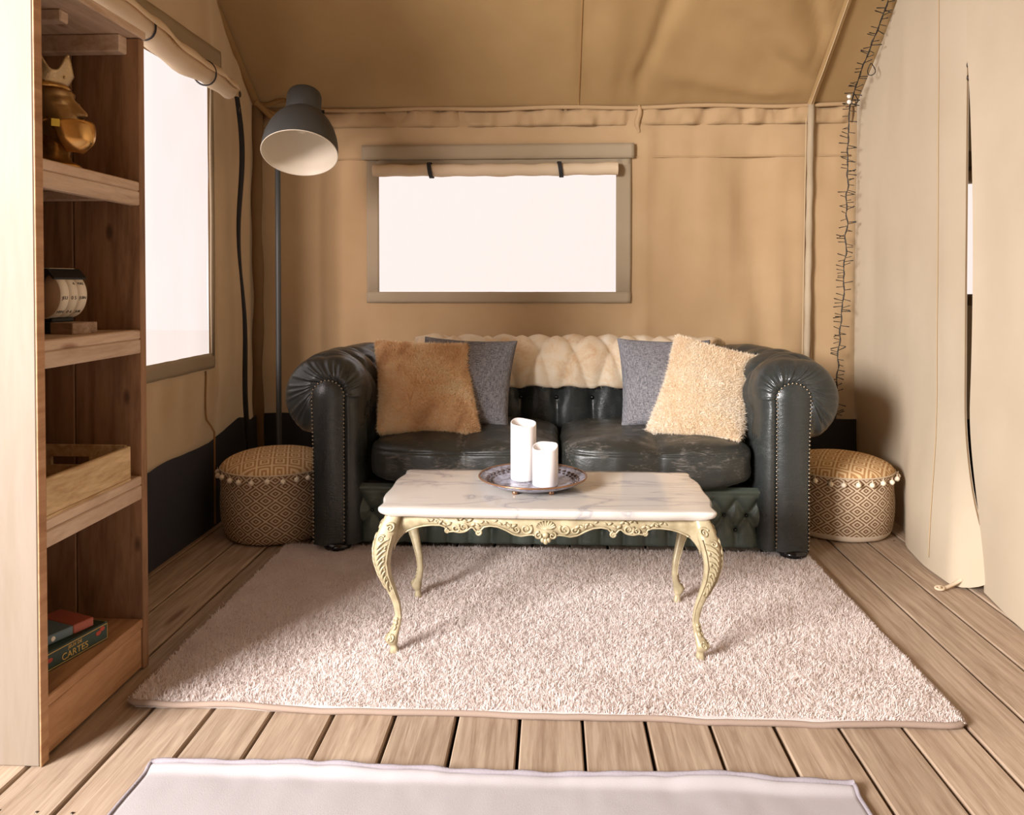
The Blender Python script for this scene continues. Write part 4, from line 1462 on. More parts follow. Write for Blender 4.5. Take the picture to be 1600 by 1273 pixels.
# seat cushions
def seat_cushion(x0, x1, sag, seed):
    v, f = cube_sphere(44, 5.5)
    hx, hy, hz = (x1 - x0) / 2, 0.305, 0.084
    top = np.clip(v[:, 2], 0, 1)
    crown = (1 - v[:, 0] ** 2) * (1 - v[:, 1] ** 2)
    P = v * np.array([hx, hy, hz])
    nr = normals_of(P, f)
    seam = np.exp(-(P[:, 0] / 0.006) ** 2) * (v[:, 2] > -0.75)
    front_seam = np.exp(-((P[:, 2] - 0.045) / 0.005) ** 2) * (v[:, 1] < -0.8)
    wr = 0.006 * fnoise(P[:, 0] * 9 + seed, P[:, 1] * 9, P[:, 2] * 9, 3) + 0.0035 * np.abs(fnoise(P[:, 0] * 24 + seed, P[:, 1] * 16, P[:, 2] * 14, 2))
    pinch = np.exp(-(P[:, 0] / 0.07) ** 2) * np.exp(-((v[:, 1] + 0.85) / 0.35) ** 2) * 0.022
    P = P + nr * (wr - 0.010 * seam - 0.005 * front_seam - pinch)[:, None]
    P[:, 2] += 0.028 * crown * top
    # well-used: the inner bottom front edge hangs, the outer one is tucked up
    out = v[:, 0] * sag
    P[:, 2] -= np.clip(-v[:, 2], 0, 1) * np.clip(-v[:, 1], 0, 1) * (0.040 - 0.055 * np.clip(out, -0.3, 1))
    P[:, 1] -= 0.02 * np.clip(-v[:, 1], 0, 1) * (1 - v[:, 0] ** 2)
    c = np.array([(x0 + x1) / 2, 3.205, 0.350])
    return obj('seat_cushion', P + c - OFF, f, M['leather_worn'], sofa)


seat_cushion(-0.700, 0.030, -1, 0.0)
seat_cushion(0.036, 0.752, 1, 5.0)
# bun feet
for x in (-0.815, 0.893):
    for y in (2.952, 3.62):
        v, f = lathe([(0.0, 0.0), (0.030, 0.0), (0.046, 0.012), (0.050, 0.028), (0.044, 0.040), (0.036, 0.046), (0.0, 0.046)], 24)
        v[:, :2] *= 1.1
        if y < 3.3: v[:, 2] = 0.012 + v[:, 2] * 0.72
        obj('foot', v + np.array([x, y, 0]) - OFF, f, M['black_gloss'], sofa)

# ------------------------------------------------------------------ fur throw over the back
def throw():
    t0, t1 = UM - 0.615 - 0.0, UM + 0.615
    i0 = int(np.argmin(np.abs(pf[:40, 1] - 0.572))); i1 = 92
    n = 120
    V = []
    for t in np.linspace(UM - 0.62, UM + 0.66, n):
        p, nr = path_pt(t)
        sub = np.linspace(ps[i0] + 0.006 * math.sin(t * 40), ps[i1], 44)
        bn = np.interp(sub, ps, pf[:, 0]); bz = np.interp(sub, ps, pf[:, 1])
        nn_ = np.interp(sub, ps, pn[:, 0]); nz_ = np.interp(sub, ps, pn[:, 1])
        disp = tuft(np.full(44, t), sub, nside, UM) * 0.95 + 0.022 + 0.004 * fnoise(t * 14, sub * 14, 7.0, 2)
        n_ = bn + nn_ * disp; z_ = bz + nz_ * disp
        xy = p[None] + nr[None] * n_[:, None]
        V.append(np.stack([xy[:, 0] + SX, xy[:, 1], z_], -1))
    return np.array(V)


TV = throw()
thr = thing('fur_throw', 'cream and tan fur throw draped over the sofa back', 'throw', (SX, 3.62, 0.76))
toff = np.array([SX, 3.62, 0.76])
tf = [q[::-1] for q in grid_faces(TV.shape[0], TV.shape[1])]
o = obj('hide', TV.reshape(-1, 3) - toff, tf, M['fur_throw'], thr)
md = o.modifiers.new('thickness', 'SOLIDIFY'); md.thickness = 0.010; md.offset = -1
v, f = tube(TV[:, 0] - toff + np.array([0, 0.006, 0.0]), 0.005, 6)
obj('hem', v, f, M['throw_edge'], thr)
r1 = np.random.default_rng(3)
P, N = scatter(TV.reshape(-1, 3) - toff, tf, 42000, r1)
v, f = blades(P, N, 0.013, 0.0010, np.array([0, -0.1, -0.5]), r1)
tag(obj('fur', v, f, M['fur_throw'], thr), kind='stuff')

# ------------------------------------------------------------------ cushions
def pillow_geo(w, h, T, n=40, pinch=0.07, seed=0.0, lump=0.006, droop=0.0):
    u = np.sin(np.linspace(-PI / 2, PI / 2, n)) * 0.55 + np.linspace(-1, 1, n) * 0.45
    U, V = np.meshgrid(u, u, indexing='ij')
    X = w / 2 * U * (1 - pinch * (1 - V ** 2)); Y = h / 2 * V * (1 - pinch * (1 - U ** 2)) + h / 2
    th_ = T / 2 * np.clip((1 - U ** 2) * (1 - V ** 2), 0, 1) ** 0.42
    nz = lump * fnoise(X * 9 + seed, Y * 9, seed, 2) * np.clip((1 - U ** 2) * (1 - V ** 2), 0, 1) ** 0.3
    low = 1 + droop * (0.5 - (V + 1) / 2)
    F = np.stack([X, Y, th_ * low + nz + 0.004], -1); Bk = np.stack([X, Y, -th_ * low * 0.8 - 0.004], -1)
    N_ = n * n
    fs = grid_faces(n, n) + [tuple(i + N_ for i in q[::-1]) for q in grid_faces(n, n)]
    ring = [i * n for i in range(n)] + [(n - 1) * n + j for j in range(1, n)] + [i * n + n - 1 for i in range(n - 2, -1, -1)] + list(range(n - 2, 0, -1))
    for a, b in zip(ring, ring[1:] + ring[:1]):
        fs.append((b, a, a + N_, b + N_))
    return np.concatenate([F.reshape(-1, 3), Bk.reshape(-1, 3)]), fs, ring


def cushion(label, base, up, right, w, h, T, m, fur=None, seed=0.0, shear=0.0, seat=None):
    ey = Vector(up).normalized(); ex = Vector(right); ex = (ex - ey * ex.dot(ey)).normalized(); ez = ex.cross(ey)
    mat = Matrix(((ex.x, ey.x, ez.x, base[0]), (ex.y, ey.y, ez.y, base[1]), (ex.z, ey.z, ez.z, base[2]), (0, 0, 0, 1)))
    c = thing('cushion', label, 'cushion', group='cushions on the sofa', mat=mat)
    v, f, ring = pillow_geo(w, h, T, seed=seed, droop=0.5)
    v[:, 0] += shear * v[:, 1]
    if seat is not None:                                # the corner pressed into the seat is squashed flat
        R3 = np.array(mat.to_3x3())
        wv = v @ R3.T + np.array(base)
        low_ = np.minimum(0, wv[:, 2] - seat)
        wv[:, 2] -= low_ * 0.92
        wv[:, 1] += low_ * 0.25
        v = (wv - np.array(base)) @ R3
    obj('cover', v, f, m, c)
    if fur:
        r_ = np.random.default_rng(int(seed * 10) + 5)
        P_, N_ = scatter(v, f, 80000, r_)
        keep = P_[:, 2] > -0.02
        v2, f2 = blades(P_[keep], N_[keep], 0.011, 0.0010, np.array([0.0, -0.45, 0.15]), r_)
        tag(obj('fur', v2, f2, m, c), kind='stuff')
    else:
        vv_ = v[ring]; vv_ = vv_.copy(); vv_[:, 2] = 0
        v3, f3 = tube(vv_, 0.0022, 5, closed=True)
        obj('piping', v3, f3, m, c)
    return c


ZS = 0.447
cushion('caramel fur cushion leaning on the left arm of the sofa', (-0.475, 3.035, ZS - 0.01), (0.0, 0.30, 0.335), (1, 0.03, -0.035), 0.395, 0.445, 0.15, M['fur_brown'], True, 1.0, -0.17, ZS)
cushion('grey linen cushion behind the caramel fur cushion', (-0.375, 3.16, ZS), (0.03, 0.22, 0.36), (1, -0.05, 0.0), 0.40, 0.40, 0.12, M['linen'], None, 2.0)
cushion('grey linen cushion behind the cream fur cushion', (0.475, 3.16, ZS), (0.0, 0.22, 0.36), (1, 0.04, 0.0), 0.39, 0.40, 0.12, M['linen'], None, 3.0)
cushion('cream fur cushion tilted against the right arm of the sofa', (0.535, 3.045, ZS - 0.060), (0.130, 0.25, 0.36), (0.99, 0.02, -0.02), 0.36, 0.485, 0.15, M['fur_cream'], True, 4.0, 0.05, ZS)

# ------------------------------------------------------------------ rugs
RX0, RX1, RY0, RY1 = -1.030, 0.957, 1.836, 2.990
rug = thing('shag_rug', 'pale pinkish beige shaggy rug under the coffee table', 'rug', (-0.035, 2.6, 0))
ro = np.array([0.035, -2.6, 0])


def rug_edge(n=260):
    """rounded rectangle outline with a slightly wandering edge"""
    P = []
    rc = 0.035
    cs = [(RX0 + rc, RY0 + rc, PI, 1.5 * PI), (RX1 - rc, RY0 + rc, 1.5 * PI, 2 * PI), (RX1 - rc, RY1 - rc, 0, 0.5 * PI), (RX0 + rc, RY1 - rc, 0.5 * PI, PI)]
    for cx_, cy_, a0, a1 in cs:
        P += [(cx_ + rc * math.cos(a), cy_ + rc * math.sin(a)) for a in np.linspace(a0, a1, 8)]
    P = np.array(P + [P[0]])
    dd_ = np.r_[0, np.cumsum(np.hypot(*np.diff(P, axis=0).T))]
    t = np.linspace(0, dd_[-1], n, endpoint=False)
    Q = np.stack([np.interp(t, dd_, P[:, 0]), np.interp(t, dd_, P[:, 1])], -1)
    Q[:, 0] += 0.004 * fnoise(Q[:, 1] * 5, Q[:, 0] * 0 + 1.0); Q[:, 1] += 0.005 * fnoise(Q[:, 0] * 5, 2.0)
    return Q


E_ = rug_edge()
wz = lambda x, y: 0.004 * (fnoise(x * 3.5, y * 3.5, 3.0) + 0.4)
mid = E_.mean(0)
rows = []
for t, z in ((1.0, 0.001), (1.0, 0.009), (0.995, 0.013), (0.97, 0.014), (0.8, 0.014), (0.6, 0.014), (0.4, 0.014), (0.2, 0.014), (0.02, 0.014)):
    Q = mid + (E_ - mid) * t
    rows.append(np.stack([Q[:, 0], Q[:, 1], np.full(len(Q), z)], -1))
rb_ = obj('backing', np.array(rows).reshape(-1, 3) + ro, [q[::-1] for q in grid_faces(9, len(E_), closed_v=True)], M['pile'], rug)
v, f = tube(np.stack([E_[:, 0], E_[:, 1], 0.008 + 0.003 * fnoise(E_[:, 0] * 6, E_[:, 1] * 6, 1.0)], -1) + ro, 0.0075, 8, closed=True)
obj('binding', v, f, M['binding'], rug)
r2 = np.random.default_rng(11)
# pile: dense tufts, in soft clumps
n = 270000
x = r2.uniform(RX0 + 0.004, RX1 - 0.004, n); y = RY0 + 0.004 + (r2.random(n) ** 1.0) * (RY1 - 0.004 - RY0)
ed = np.minimum(np.minimum(x - RX0, RX1 - x), np.minimum(y - RY0, RY1 - y))
P = np.stack([x, y, np.full(n, 0.0125)], -1) + ro
cl = np.stack([fnoise(x * 42, y * 42, 1.0, 2), fnoise(x * 42, y * 42, 9.0, 2), 0 * x], -1)
hgt = 0.0075 + 0.0012 * fnoise(x * 7, y * 7, 4.0, 2) + 0.0025 * fnoise(x * 60, y * 60, 4.5, 1)
hgt *= np.clip(0.5 + ed / 0.02, 0.5, 1)
r_len = hgt / 0.85
N = np.stack([cl[:, 0] * 0.5, cl[:, 1] * 0.5, np.ones(n)], -1); N /= np.linalg.norm(N, axis=1)[:, None]
v, f = blades(P, N, r_len, 0.0012, cl * 0.22, r2)
tag(obj('pile', v, f, M['pile'], rug), kind='stuff')

# pale cotton rug in the foreground
r2t = thing('cotton_rug', 'pale flat cotton rug with curled hem at the bottom edge', 'rug', (-0.12, 1.3, 0))
co = np.array([0.12, -1.3, 0])
us = np.linspace(0, 1, 120); vs = np.r_[np.linspace(0, 0.10, 22), np.linspace(0.12, 1, 30)]
U, Vv = np.meshgrid(us, vs, indexing='ij')
X = -0.842 + U * 1.452
far = 1.604 + 0.004 * np.sin(U * 9) + 0.003 * fnoise(U * 12, 1.0)
Y = far - Vv * 0.85
d_ = Vv * 0.85
curl = 0.016 * np.exp(-((d_ - 0.010) / 0.014) ** 2) * (0.45 + 0.55 * (0.5 + 0.5 * np.sin(U * 11 - 1.2)))
Zc = 0.005 + curl + 0.0035 * fnoise(X * 9, Y * 5, 2.0) * np.exp(-d_ / 0.2) + 0.002
Zc = np.maximum(Zc, 0.004)
X = X + 0.0015 * fnoise(Y * 8, 0 * Y, 5.0, 2) * (np.abs(U - 0.5) * 2) ** 8
v = np.stack([X, Y, Zc], -1).reshape(-1, 3) + co
o = obj('cloth', v, [q[::-1] for q in grid_faces(120, 52)], M['cotton'], r2t)
md = o.modifiers.new('thickness', 'SOLIDIFY'); md.thickness = 0.004; md.offset = -1
k = 0
Vg = np.stack([X, Y, Zc], -1)
v, f = tube(Vg[:, 1] + co + np.array([0, 0.002, 0.002]), 0.0055 + 0.001 * np.sin(np.arange(120) * 0.8), 8)
obj('hem', v, f, M['cotton_hem'], r2t)
v, f = tube(Vg[0, 1:] + co, 0.0045, 6); obj('hem', v, f, M['cotton_hem'], r2t)
v, f = tube(Vg[-1, 1:] + co, 0.0045, 6); obj('hem', v, f, M['cotton_hem'], r2t)

# ------------------------------------------------------------------ coffee table
TX, TY = -0.0155, 2.312
tab = thing('coffee_table', 'ornate cream and gold coffee table with marble top and cabriole legs', 'table', (TX, TY, 0.0))
tab_rot = 0
# marble top: serpentine outline
def outline(hw, hd, n=50):
    P = []
    def S(t):  # 0..1 along a side, little S-curves near the corners
        e = min(t, 1 - t)
        return -0.012 * math.exp(-((e - 0.13) / 0.06) ** 2) + 0.005 * math.exp(-((e - 0.33) / 0.12) ** 2)
    def L(t):
        e = min(t, 1 - t)
        return -0.007 * math.exp(-((e - 0.075) / 0.03) ** 2) + 0.003 * math.exp(-((e - 0.5) / 0.3) ** 2)
    for t in np.linspace(0, 1, n, endpoint=False): P.append((-hw + 2 * hw * t, -hd - L(t)))
    for t in np.linspace(0, 1, n // 2, endpoint=False): P.append((hw + S(t), -hd + 2 * hd * t))
    for t in np.linspace(0, 1, n, endpoint=False): P.append((hw - 2 * hw * t, hd + L(t)))
    for t in np.linspace(0, 1, n // 2, endpoint=False): P.append((-hw - S(t), hd - 2 * hd * t))
    P = np.array(P)
    for _ in range(2):
        P = (np.roll(P, 1, 0) + 2 * P + np.roll(P, -1, 0)) / 4
    return P


O_ = outline(0.458, 0.228)
rows = []
for t, z in ((0.0, 0.3965), (0.955, 0.3965), (0.965, 0.400), (0.978, 0.403), (0.990, 0.407), (0.999, 0.413), (1.0, 0.4175), (0.996, 0.421), (0.985, 0.4225), (0.9, 0.4225), (0.6, 0.4225), (0.0, 0.4225)):
    rows.append(np.stack([O_[:, 0] * t, O_[:, 1] * t, np.full(len(O_), z)], -1))
obj('marble_top', np.array(rows).reshape(-1, 3), grid_faces(len(rows), len(O_), closed_v=True), M['marble'], tab)

# aprons
half = [(0.0, 0.0725), (0.012, 0.066), (0.022, 0.056), (0.034, 0.050), (0.048, 0.0515), (0.066, 0.055), (0.086, 0.051), (0.106, 0.040), (0.128, 0.031), (0.150, 0.029), (0.168, 0.033), (0.176, 0.044), (0.182, 0.050), (0.189, 0.046), (0.193, 0.036), (0.202, 0.035), (0.216, 0.047), (0.234, 0.050), (0.250, 0.047), (0.262, 0.049), (0.270, 0.046), (0.272, 0.036), (0.286, 0.031), (0.310, 0.031), (0.334, 0.034), (0.356, 0.040), (0.374, 0.048), (0.388, 0.058), (0.400, 0.072), (0.409, 0.088), (0.414, 0.104)]


def apron(name, length_scale, along_x, off, sgn):
    pts = [(-x * length_scale, d) for x, d in half[::-1]] + [(x * length_scale, d) for x, d in half[1:]]
    pts = np.array(pts)
    xs = np.linspace(pts[0, 0], pts[-1, 0], 160); ds = np.interp(xs, pts[:, 0], pts[:, 1])
    if not along_x: ds = np.minimum(ds, 0.050)
    V = []
    for x, d in zip(xs, ds):
        # serpentine in plan, bellied in section
        pl_ = 0.006 * math.cos(x / length_scale * 9)
        for k, (yy, zz) in enumerate(((0.0, 0.397), (-0.008, 0.397), (-0.009 - 0.004, 0.397 - d * 0.5), (-0.008, 0.397 - d + 0.004), (-0.004, 0.397 - d), (0.002, 0.397 - d + 0.003), (0.004, 0.397 - d * 0.5))):
            V.append((x, yy - pl_, zz))
    V = np.array(V)
    V = V if along_x else np.stack([-V[:, 1], V[:, 0], V[:, 2]], -1)
    if along_x:
        W = np.stack([V[:, 0], off + sgn * -V[:, 1] * 1.0, V[:, 2]], -1) if sgn > 0 else np.stack([V[:, 0], off + V[:, 1], V[:, 2]], -1)
    else:
        W = np.stack([off + sgn * V[:, 0], V[:, 1], V[:, 2]], -1)
    a_ = obj(name, W, grid_faces(160, 7, closed_v=True), M['gilt'], tab)
    return a_


def spiral(cx_, cz_, r0, turns, start, dirn, thick, grow=1.0):
    pts = []; rad = []
    for t in np.linspace(0, 1, 26):
        a = start + dirn * turns * 2 * PI * t
        r_ = r0 * (1 - 0.82 * t)
        pts.append((cx_ + r_ * math.cos(a), 0.0, cz_ + r_ * math.sin(a)))
        rad.append(thick * (1 - 0.45 * t) + (0.0012 if t > 0.93 else 0))
    return tube(pts, rad, 7)


def carving(parent, length_scale, place):
    mb_ = MB()
    # central shell
    for a in np.linspace(-1.15, 1.15, 9):
        L_ = 0.024 + 0.008 * math.cos(a)
        v, f = tube([(0.004 * math.sin(a), 0, 0.362 + 0.004), (L_ * 0.55 * math.sin(a), -0.004, 0.366 + L_ * 0.5 * math.cos(a) * 0.8), (L_ * math.sin(a), -0.001, 0.366 + L_ * 0.75 * math.cos(a))], (0.0022, 0.0042, 0.0030), 7)
        mb_.add(v, f)
    for sx in (-1, 1):
        v, f = spiral(sx * 0.018, 0.348, 0.011, 1.2, PI / 2, -sx, 0.0034); mb_.add(v, f)
        v, f = ball((sx * 0.008, -0.002, 0.336), 0.0062, 8, 6, (1, 0.7, 1.2)); mb_.add(v, f)
    v, f = ball((0, -0.003, 0.333), 0.007, 8, 6, (1, 0.7, 1.3)); mb_.add(v, f)
    v, f = ball((0, -0.003, 0.350), 0.008, 10, 7, (1.1, 0.7, 1)); mb_.add(v, f)
    for sx in (-1, 1):
        s_ = length_scale
        for (cx_, cz_, r0, tr, st, dr, tk) in ((0.052, 0.366, 0.016, 1.4, 2.4, 1, 0.0036), (0.078, 0.364, 0.011, 1.3, 0.3, -1, 0.003), (0.103, 0.376, 0.009, 1.2, 2.8, 1, 0.0026),
                                               (0.182, 0.352, 0.009, 1.3, 1.8, 1, 0.0038), (0.222, 0.366, 0.015, 1.5, 0.6, -1, 0.0036), (0.244, 0.362, 0.012, 1.3, 2.6, 1, 0.0032), (0.266, 0.354, 0.007, 1.2, 1.5, -1, 0.0032), (0.292, 0.377, 0.009, 1.2, 0.4, 1, 0.0026)):
            v, f = spiral(sx * cx_ * s_, cz_, r0, tr, st if sx > 0 else PI - st, dr * sx, tk); mb_.add(v, f)
        # leaf sprays
        for (x0, z0_, x1, z1_, n_) in ((0.085, 0.372, 0.135, 0.384, 5), (0.196, 0.372, 0.160, 0.384, 4), (0.262, 0.372, 0.320, 0.384, 6), (0.205, 0.384, 0.240, 0.388, 4)):
            for k in range(n_):
                t = k / (n_ - 1)
                v, f = ball((0, 0, 0), 0.0058 * (1 - 0.35 * t), 8, 6, (1.5, 0.55, 0.7))
                ca, sa = math.cos(0.6 * (-1) ** k), math.sin(0.6 * (-1) ** k)
                R_ = np.array([[ca, 0, -sa], [0, 1, 0], [sa, 0, ca]])
                mb_.add(v @ R_.T + np.array([sx * s_ * (x0 + (x1 - x0) * t), -0.002, z0_ + (z1_ - z0_) * t + 0.002 * (-1) ** k]), f)
        v, f = tube([(sx * s_ * x, -0.001, 0.397 - np.interp(x, [h[0] for h in half], [h[1] for h in half]) + 0.0035) for x in np.linspace(0.03, 0.38, 60)], 0.0024, 6); mb_.add(v, f)
    V = np.concatenate(mb_.v)
    mb_.v = [place(V)]; mb_.n = len(V)
    return tag(mb_.obj('carving', M['gilt'], parent), kind='stuff')


AY, AX = 0.192, 0.405
a1 = apron('apron', 1.0, True, -AY, -1)
carving(a1, 1.0, lambda V: np.stack([V[:, 0], V[:, 1] - AY - 0.0125 - 0.006 * np.cos(V[:, 0] * 9), V[:, 2]], -1))
a2 = apron('apron', 1.0, True, AY, 1)
a3 = apron('apron', 0.46, False, AX, 1)
carving(a3, 0.46, lambda V: np.stack([AX + 0.0125 - V[:, 1] * 1.0 + 0.006 * np.cos(V[:, 0] / 0.46 * 9), V[:, 0], V[:, 2]], -1))
a4 = apron('apron', 0.46, False, -AX, -1)
carving(a4, 0.46, lambda V: np.stack([-AX - 0.0125 + V[:, 1] - 0.006 * np.cos(V[:, 0] / 0.46 * 9), V[:, 0], V[:, 2]], -1))

# cabriole legs; (height, outward shift from the foot along the diagonal, half width)
LEG = [(0.397, 0.000, 0.024), (0.375, 0.008, 0.0265), (0.345, 0.016, 0.0285), (0.31, 0.0235, 0.0265), (0.275, 0.026, 0.022), (0.235, 0.020, 0.0175), (0.19, 0.007, 0.0135), (0.145, -0.006, 0.0112), (0.105, -0.011, 0.0095), (0.078, -0.007, 0.0105), (0.058, 0.002, 0.0155), (0.046, 0.006, 0.0180), (0.034, 0.004, 0.0150), (0.028, 0.001, 0.0092), (0.020, 0.0, 0.0098), (0.012, 0.0, 0.0120), (0.0, 0.0, 0.0130)]
LEG = np.array(LEG)


def leg(sx, sy, fx, fy):
    hh = np.r_[np.linspace(0.397, 0.09, 36), np.linspace(0.085, 0.0, 24)]
    from_top = LEG[::-1]
    sh_ = np.interp(hh, from_top[:, 0], from_top[:, 1]); wd = np.interp(hh, from_top[:, 0], from_top[:, 2])
    for _ in range(2):
        sh_[1:-1] = (sh_[:-2] + 2 * sh_[1:-1] + sh_[2:]) / 4
        w2_ = (wd[:-2] + 2 * wd[1:-1] + wd[2:]) / 4
        wd[1:-1] = np.where(hh[1:-1] > 0.09, w2_, wd[1:-1])
    a = np.linspace(0, 2 * PI, 20, endpoint=False)
    sq = 1 / (np.abs(np.cos(a)) ** 3 + np.abs(np.sin(a)) ** 3) ** (1 / 3)
    ridge = 1 + 0.10 * np.exp(-(((a - PI / 4 + PI) % (2 * PI) - PI) / 0.25) ** 2)
    V = []
    for h, s_, w in zip(hh, sh_, wd):
        ellip = 0.92
        px = w * sq * ridge * np.cos(a) * ellip; py = w * sq * ridge * np.sin(a) * ellip
        V.append(np.stack([fx + sx * (s_ + px), fy + sy * (s_ + py), np.full(20, h)], -1))
    fs = grid_faces(60, 20, closed_v=True)
    if sx * sy > 0: fs = [q[::-1] for q in fs]
    fs.append(tuple(59 * 20 + i for i in range(20)))
    l_ = obj('leg', np.concatenate(V), fs, M['gilt'], tab)
    # acanthus carving: scroll at the top of the knee, overlapping leaves down both outer faces, scroll on the toe
    mb_ = MB()
    def face_pts(V_, face):
        # local (t along face width, out, z) -> world
        z = V_[:, 2]
        s_ = np.interp(z, from_top[:, 0], from_top[:, 1]); w = np.interp(z, from_top[:, 0], from_top[:, 2]) * 0.95
        if face == 0:   # faces sy direction
            return np.stack([fx + sx * (s_ + V_[:, 0]), fy + sy * (s_ + w + V_[:, 1]), z], -1)
        return np.stack([fx + sx * (s_ + w + V_[:, 1]), fy + sy * (s_ + V_[:, 0]), z], -1)
    for face in (0, 1):
        v, f = spiral(-0.006, 0.368, 0.013, 1.5, 0.5, 1, 0.0034)
        mb_.add(face_pts(v * np.array([1, 1, 1]), face), f)
        v, f = spiral(0.010, 0.340, 0.010, 1.4, 2.4, -1, 0.0032)
        mb_.add(face_pts(v, face), f)
        for k, z in enumerate(np.linspace(0.326, 0.205, 9)):
            w = float(np.interp(z, from_top[:, 0], from_top[:, 2])) * (1 - 0.03 * k)
            v, f = tube([(-w * 0.45, -0.0015, z + 0.014), (-w * 0.05, 0.0015, z + 0.009), (w * 0.35, 0.0022, z - 0.001), (w * 0.55, 0.001, z - 0.013), (w * 0.38, -0.0005, z - 0.021), (w * 0.22, 0.0005, z - 0.016)], (0.0014, 0.0028, 0.0036, 0.0030, 0.0024, 0.0018), 7)
            mb_.add(face_pts(v, face), f)
            if k % 2 == 0:
                v, f = ball((-w * 0.25, 0.0, z - 0.010), 0.0038, 8, 6, (0.8, 0.6, 1.5)); mb_.add(face_pts(v, face), f)
        v, f = tube([(-0.62 * float(np.interp(z, from_top[:, 0], from_top[:, 2])), -0.001, z) for z in np.linspace(0.35, 0.10, 24)], 0.0018, 6)
        mb_.add(face_pts(v, face), f)
        for k, z in enumerate((0.098, 0.088, 0.076)):
            v, f = ball((0.004, 0.001, z), 0.0052, 8, 6, (1, 0.7, 1.2)); mb_.add(face_pts(v, face), f)
        v, f = spiral(0.003, 0.050, 0.010, 1.3, 1.2, 1, 0.003); mb_.add(face_pts(v, face), f)
    tag(mb_.obj('carving', M['gilt'], l_), kind='stuff')
    return l_


for sx in (-1, 1):
    for sy in (-1, 1):
        leg(sx, sy, sx * 0.414, sy * 0.192)
tab.location.z = 0.011
tab.scale = (1, 1, 0.968)

# ------------------------------------------------------------------ plate and candles
TZ = 0.011 + 0.4225 * 0.968
PX, PY = -0.056, 2.338
pla = thing('footed_plate', 'round blue grey metal plate with copper rim on the coffee table', 'plate', (PX, PY, TZ))
v, f = lathe([(0.0, 0.0145), (0.095, 0.0145), (0.125, 0.019), (0.148, 0.0275), (0.1585, 0.0335), (0.160, 0.0325), (0.150, 0.0235), (0.125, 0.0130), (0.095, 0.0095), (0.0, 0.0095)], 72)
obj('dish', v, [q[::-1] for q in f], M['plate'], pla)
v, f = tube([(0.1595 * math.cos(a), 0.1595 * math.sin(a), 0.0328) for a in np.linspace(0, 2 * PI, 72, endpoint=False)], 0.0028, 8, closed=True)
obj('rim', v, f, M['copper'], pla)
mbx = MB()
for k in range(40):
    q = 2 * PI * k / 40
    v, f = ball((0.135 * math.cos(q), 0.135 * math.sin(q), 0.0235), 0.0055, 8, 6, (1.2, 1.2, 0.6)); mbx.add(v, f)
    v, f = ball((0.122 * math.cos(q + .08), 0.122 * math.sin(q + .08), 0.0195), 0.0038, 8, 6, (1.2, 1.2, 0.6)); mbx.add(v, f)
tag(mbx.obj('relief_border', M['relief'], pla), kind='stuff')
for a in (-2.05, 0.1 - 1.12, PI / 2):
    v, f = lathe([(0.0, 0.0), (0.007, 0.0), (0.0095, 0.004), (0.008, 0.009), (0.006, 0.0125), (0.0, 0.013)], 14)
    obj('foot', v + np.array([0.105 * math.cos(a), 0.105 * math.sin(a), 0]), f, M['copper'], pla)


def candle(label, cx_, cy_, r_, h, tilt, wick):
    c = thing('candle', label, 'candle', (cx_, cy_, TZ + 0.0148), group='white pillar candles on the plate')
    seg = 48
    a = np.linspace(0, 2 * PI, seg, endpoint=False)
    rows = []
    rim = lambda q: h - 0.0075 * (1 - np.cos(q - tilt)) + 0.0015 * np.sin(q * 3 + 1)
    for rr, zf in ((0.0, 0), (r_ * 0.94, 0), (r_, 0.004), (r_ * 1.005, 0.5), (r_, 0.97)):
        z = np.full(seg, zf * h) if zf not in (0.004, 0) else np.full(seg, 0.0 if zf == 0 else 0.004)
        rows.append(np.stack([rr * np.cos(a), rr * np.sin(a), np.minimum(z, rim(a) - 0.003)], -1))
    for rr, dz in ((0.985, 0.0), (0.95, 0.001), (0.91, -0.002), (0.85, -0.012), (0.6, -0.024), (0.3, -0.029), (0.0, -0.030)):
        z = rim(a) + dz
        z = z if rr > 0.8 else z * rr + (h - 0.006 + dz) * (1 - rr)
        rows.append(np.stack([r_ * rr * np.cos(a), r_ * rr * np.sin(a), z], -1))
    obj('wax', np.array(rows).reshape(-1, 3), grid_faces(len(rows), seg, closed_v=True), M['wax'], c)
    mb_ = MB()
    v, f = tube([(0, -0.004, h - 0.038), (wick * 0.2, -0.006, h - 0.028), (wick * 0.7, -0.007, h - 0.013), (wick * 1.05, -0.007, h - 0.002)], (0.0015, 0.0034, 0.0030, 0.0008), 8)
    obj('flame_tip', v, f, M['flame'], c)
    v, f = lathe([(0.0, 0.0), (0.0022, 0.0), (0.0022, 0.003), (0.0, 0.003)], 8)
    obj('wick_hole', v + np.array([0, -0.004, h - 0.037]), f, M['ink'], c)
    return c


candle('tall white pillar candle on the plate', -0.0845, 2.362, 0.0385, 0.178, PI / 2 + 0.4, 0.014)
candle('short white pillar candle in front of the tall one', -0.0185, 2.296, 0.0375, 0.121, PI / 2 - 0.3, -0.014)

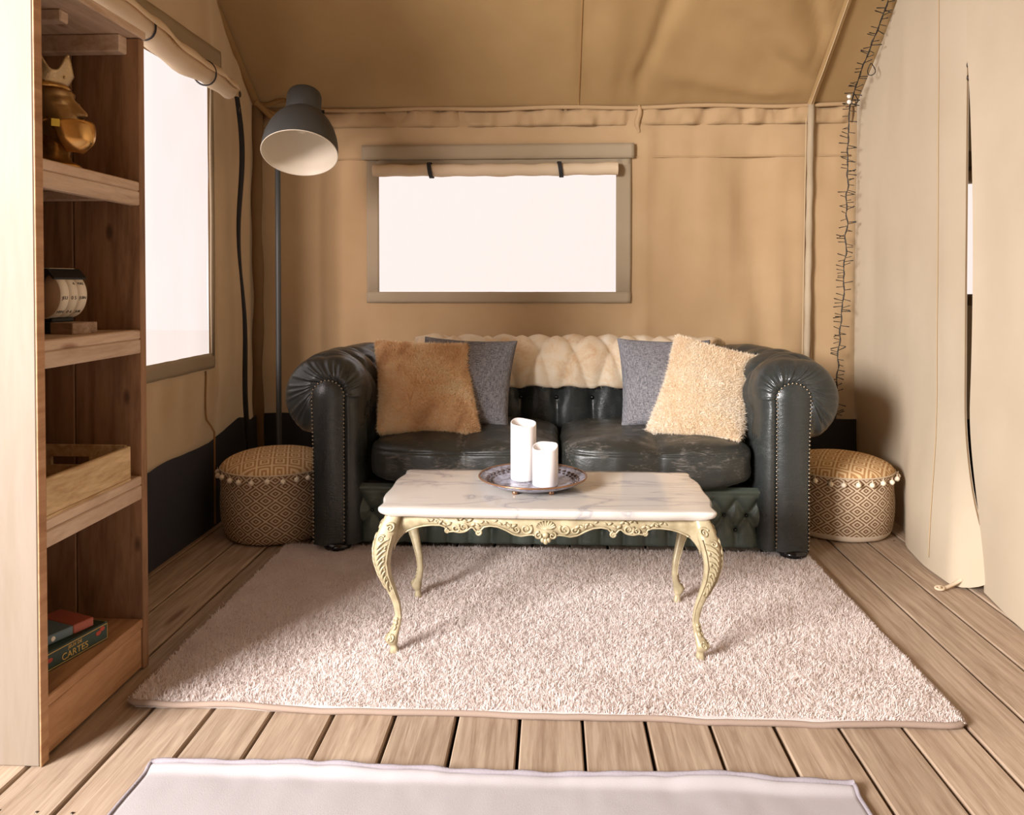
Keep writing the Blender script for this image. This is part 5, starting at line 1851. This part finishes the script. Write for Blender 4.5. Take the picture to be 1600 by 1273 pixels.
# ------------------------------------------------------------------ string lights
sl = thing('string_light', 'black fairy light string hanging down the right corner of the tent', 'string light', (1.41, 3.80, 1.88))
so = np.array([1.41, 3.80, 1.88])
ctrl = np.array([(1.452, 3.30, 2.345), (1.430, 3.40, 2.255), (1.415, 3.52, 2.13), (1.400, 3.64, 2.00), (1.395, 3.74, 1.905), (1.398, 3.80, 1.84), (1.400, 3.82, 1.70), (1.402, 3.825, 1.45), (1.398, 3.825, 1.2), (1.386, 3.825, 0.95), (1.372, 3.825, 0.75), (1.360, 3.825, 0.60), (1.358, 3.83, 0.36)])
cp = polyline(ctrl, 260)
cp[:, 0] += 0.004 * fnoise(cp[:, 2] * 16, 1.0); cp[:, 1] += 0.004 * fnoise(cp[:, 2] * 16, 4.0)
v, f = tube(cp - so, 0.0021, 6)
obj('cord', v, f, M['wire'], sl)
tw = cp + np.stack([0.004 * np.cos(np.arange(260) * 0.5), 0.004 * np.sin(np.arange(260) * 0.5), 0 * cp[:, 0]], -1)
v, f = tube(tw - so, 0.0015, 5)
obj('cord', v, f, M['wire'], sl)
mb_ = MB()
mb_.add(*tube([(0, 0, 0), (0.018, 0, 0), (0.034, 0, 0)], (0.0017, 0.0019, 0.0024), 6))
mb_.add(*ball((0.036, 0, 0), 0.0026, 6, 5, (1.4, 1, 1)))
bulb = make_mesh('bulb', np.concatenate(mb_.v), mb_.f, M['wire'])
rs = random.Random(21)
i = 3
side = 1
cnt = 0
while i < 258 and cnt < 200:
    for k in range(rs.choice((1, 1, 2))):
        o = bpy.data.objects.new('bulb', bulb)
        side = -side if rs.random() < 0.6 else side
        yaw_ = (0 if side > 0 else PI) + rs.uniform(-0.5, 0.5)
        pit_ = rs.uniform(-0.45, 0.35)
        o.rotation_euler = (0, pit_, yaw_)
        o.location = Vector(cp[min(259, i + k)] - so)
        o.scale = (rs.uniform(0.75, 1.1),) * 3
        link(o, sl); cnt += 1
    i += rs.choice((1, 2, 2, 3, 3))
for (c0_, r_) in (((1.43, 3.62, 1.985), 0.026), ((1.410, 3.76, 1.885), 0.022)):
    v, f = tube([np.array(c0_) - so + np.array([r_ * 0.6 * math.cos(a), 0.01 * math.sin(2 * a), r_ * math.sin(a)]) for a in np.linspace(0, 2 * PI, 20, endpoint=False)], 0.0022, 6, closed=True)
    obj('cord_loop', v, f, M['wire'], sl)
mbx = MB()
for dz in (0.012, -0.014):
    mbx.add(*ball(np.array([1.386, 3.765, 1.888 + dz]) - so, 0.011, 8, 6, (1.0, 0.8, 1.0)))
mbx.obj('clip', M['clip'], sl)
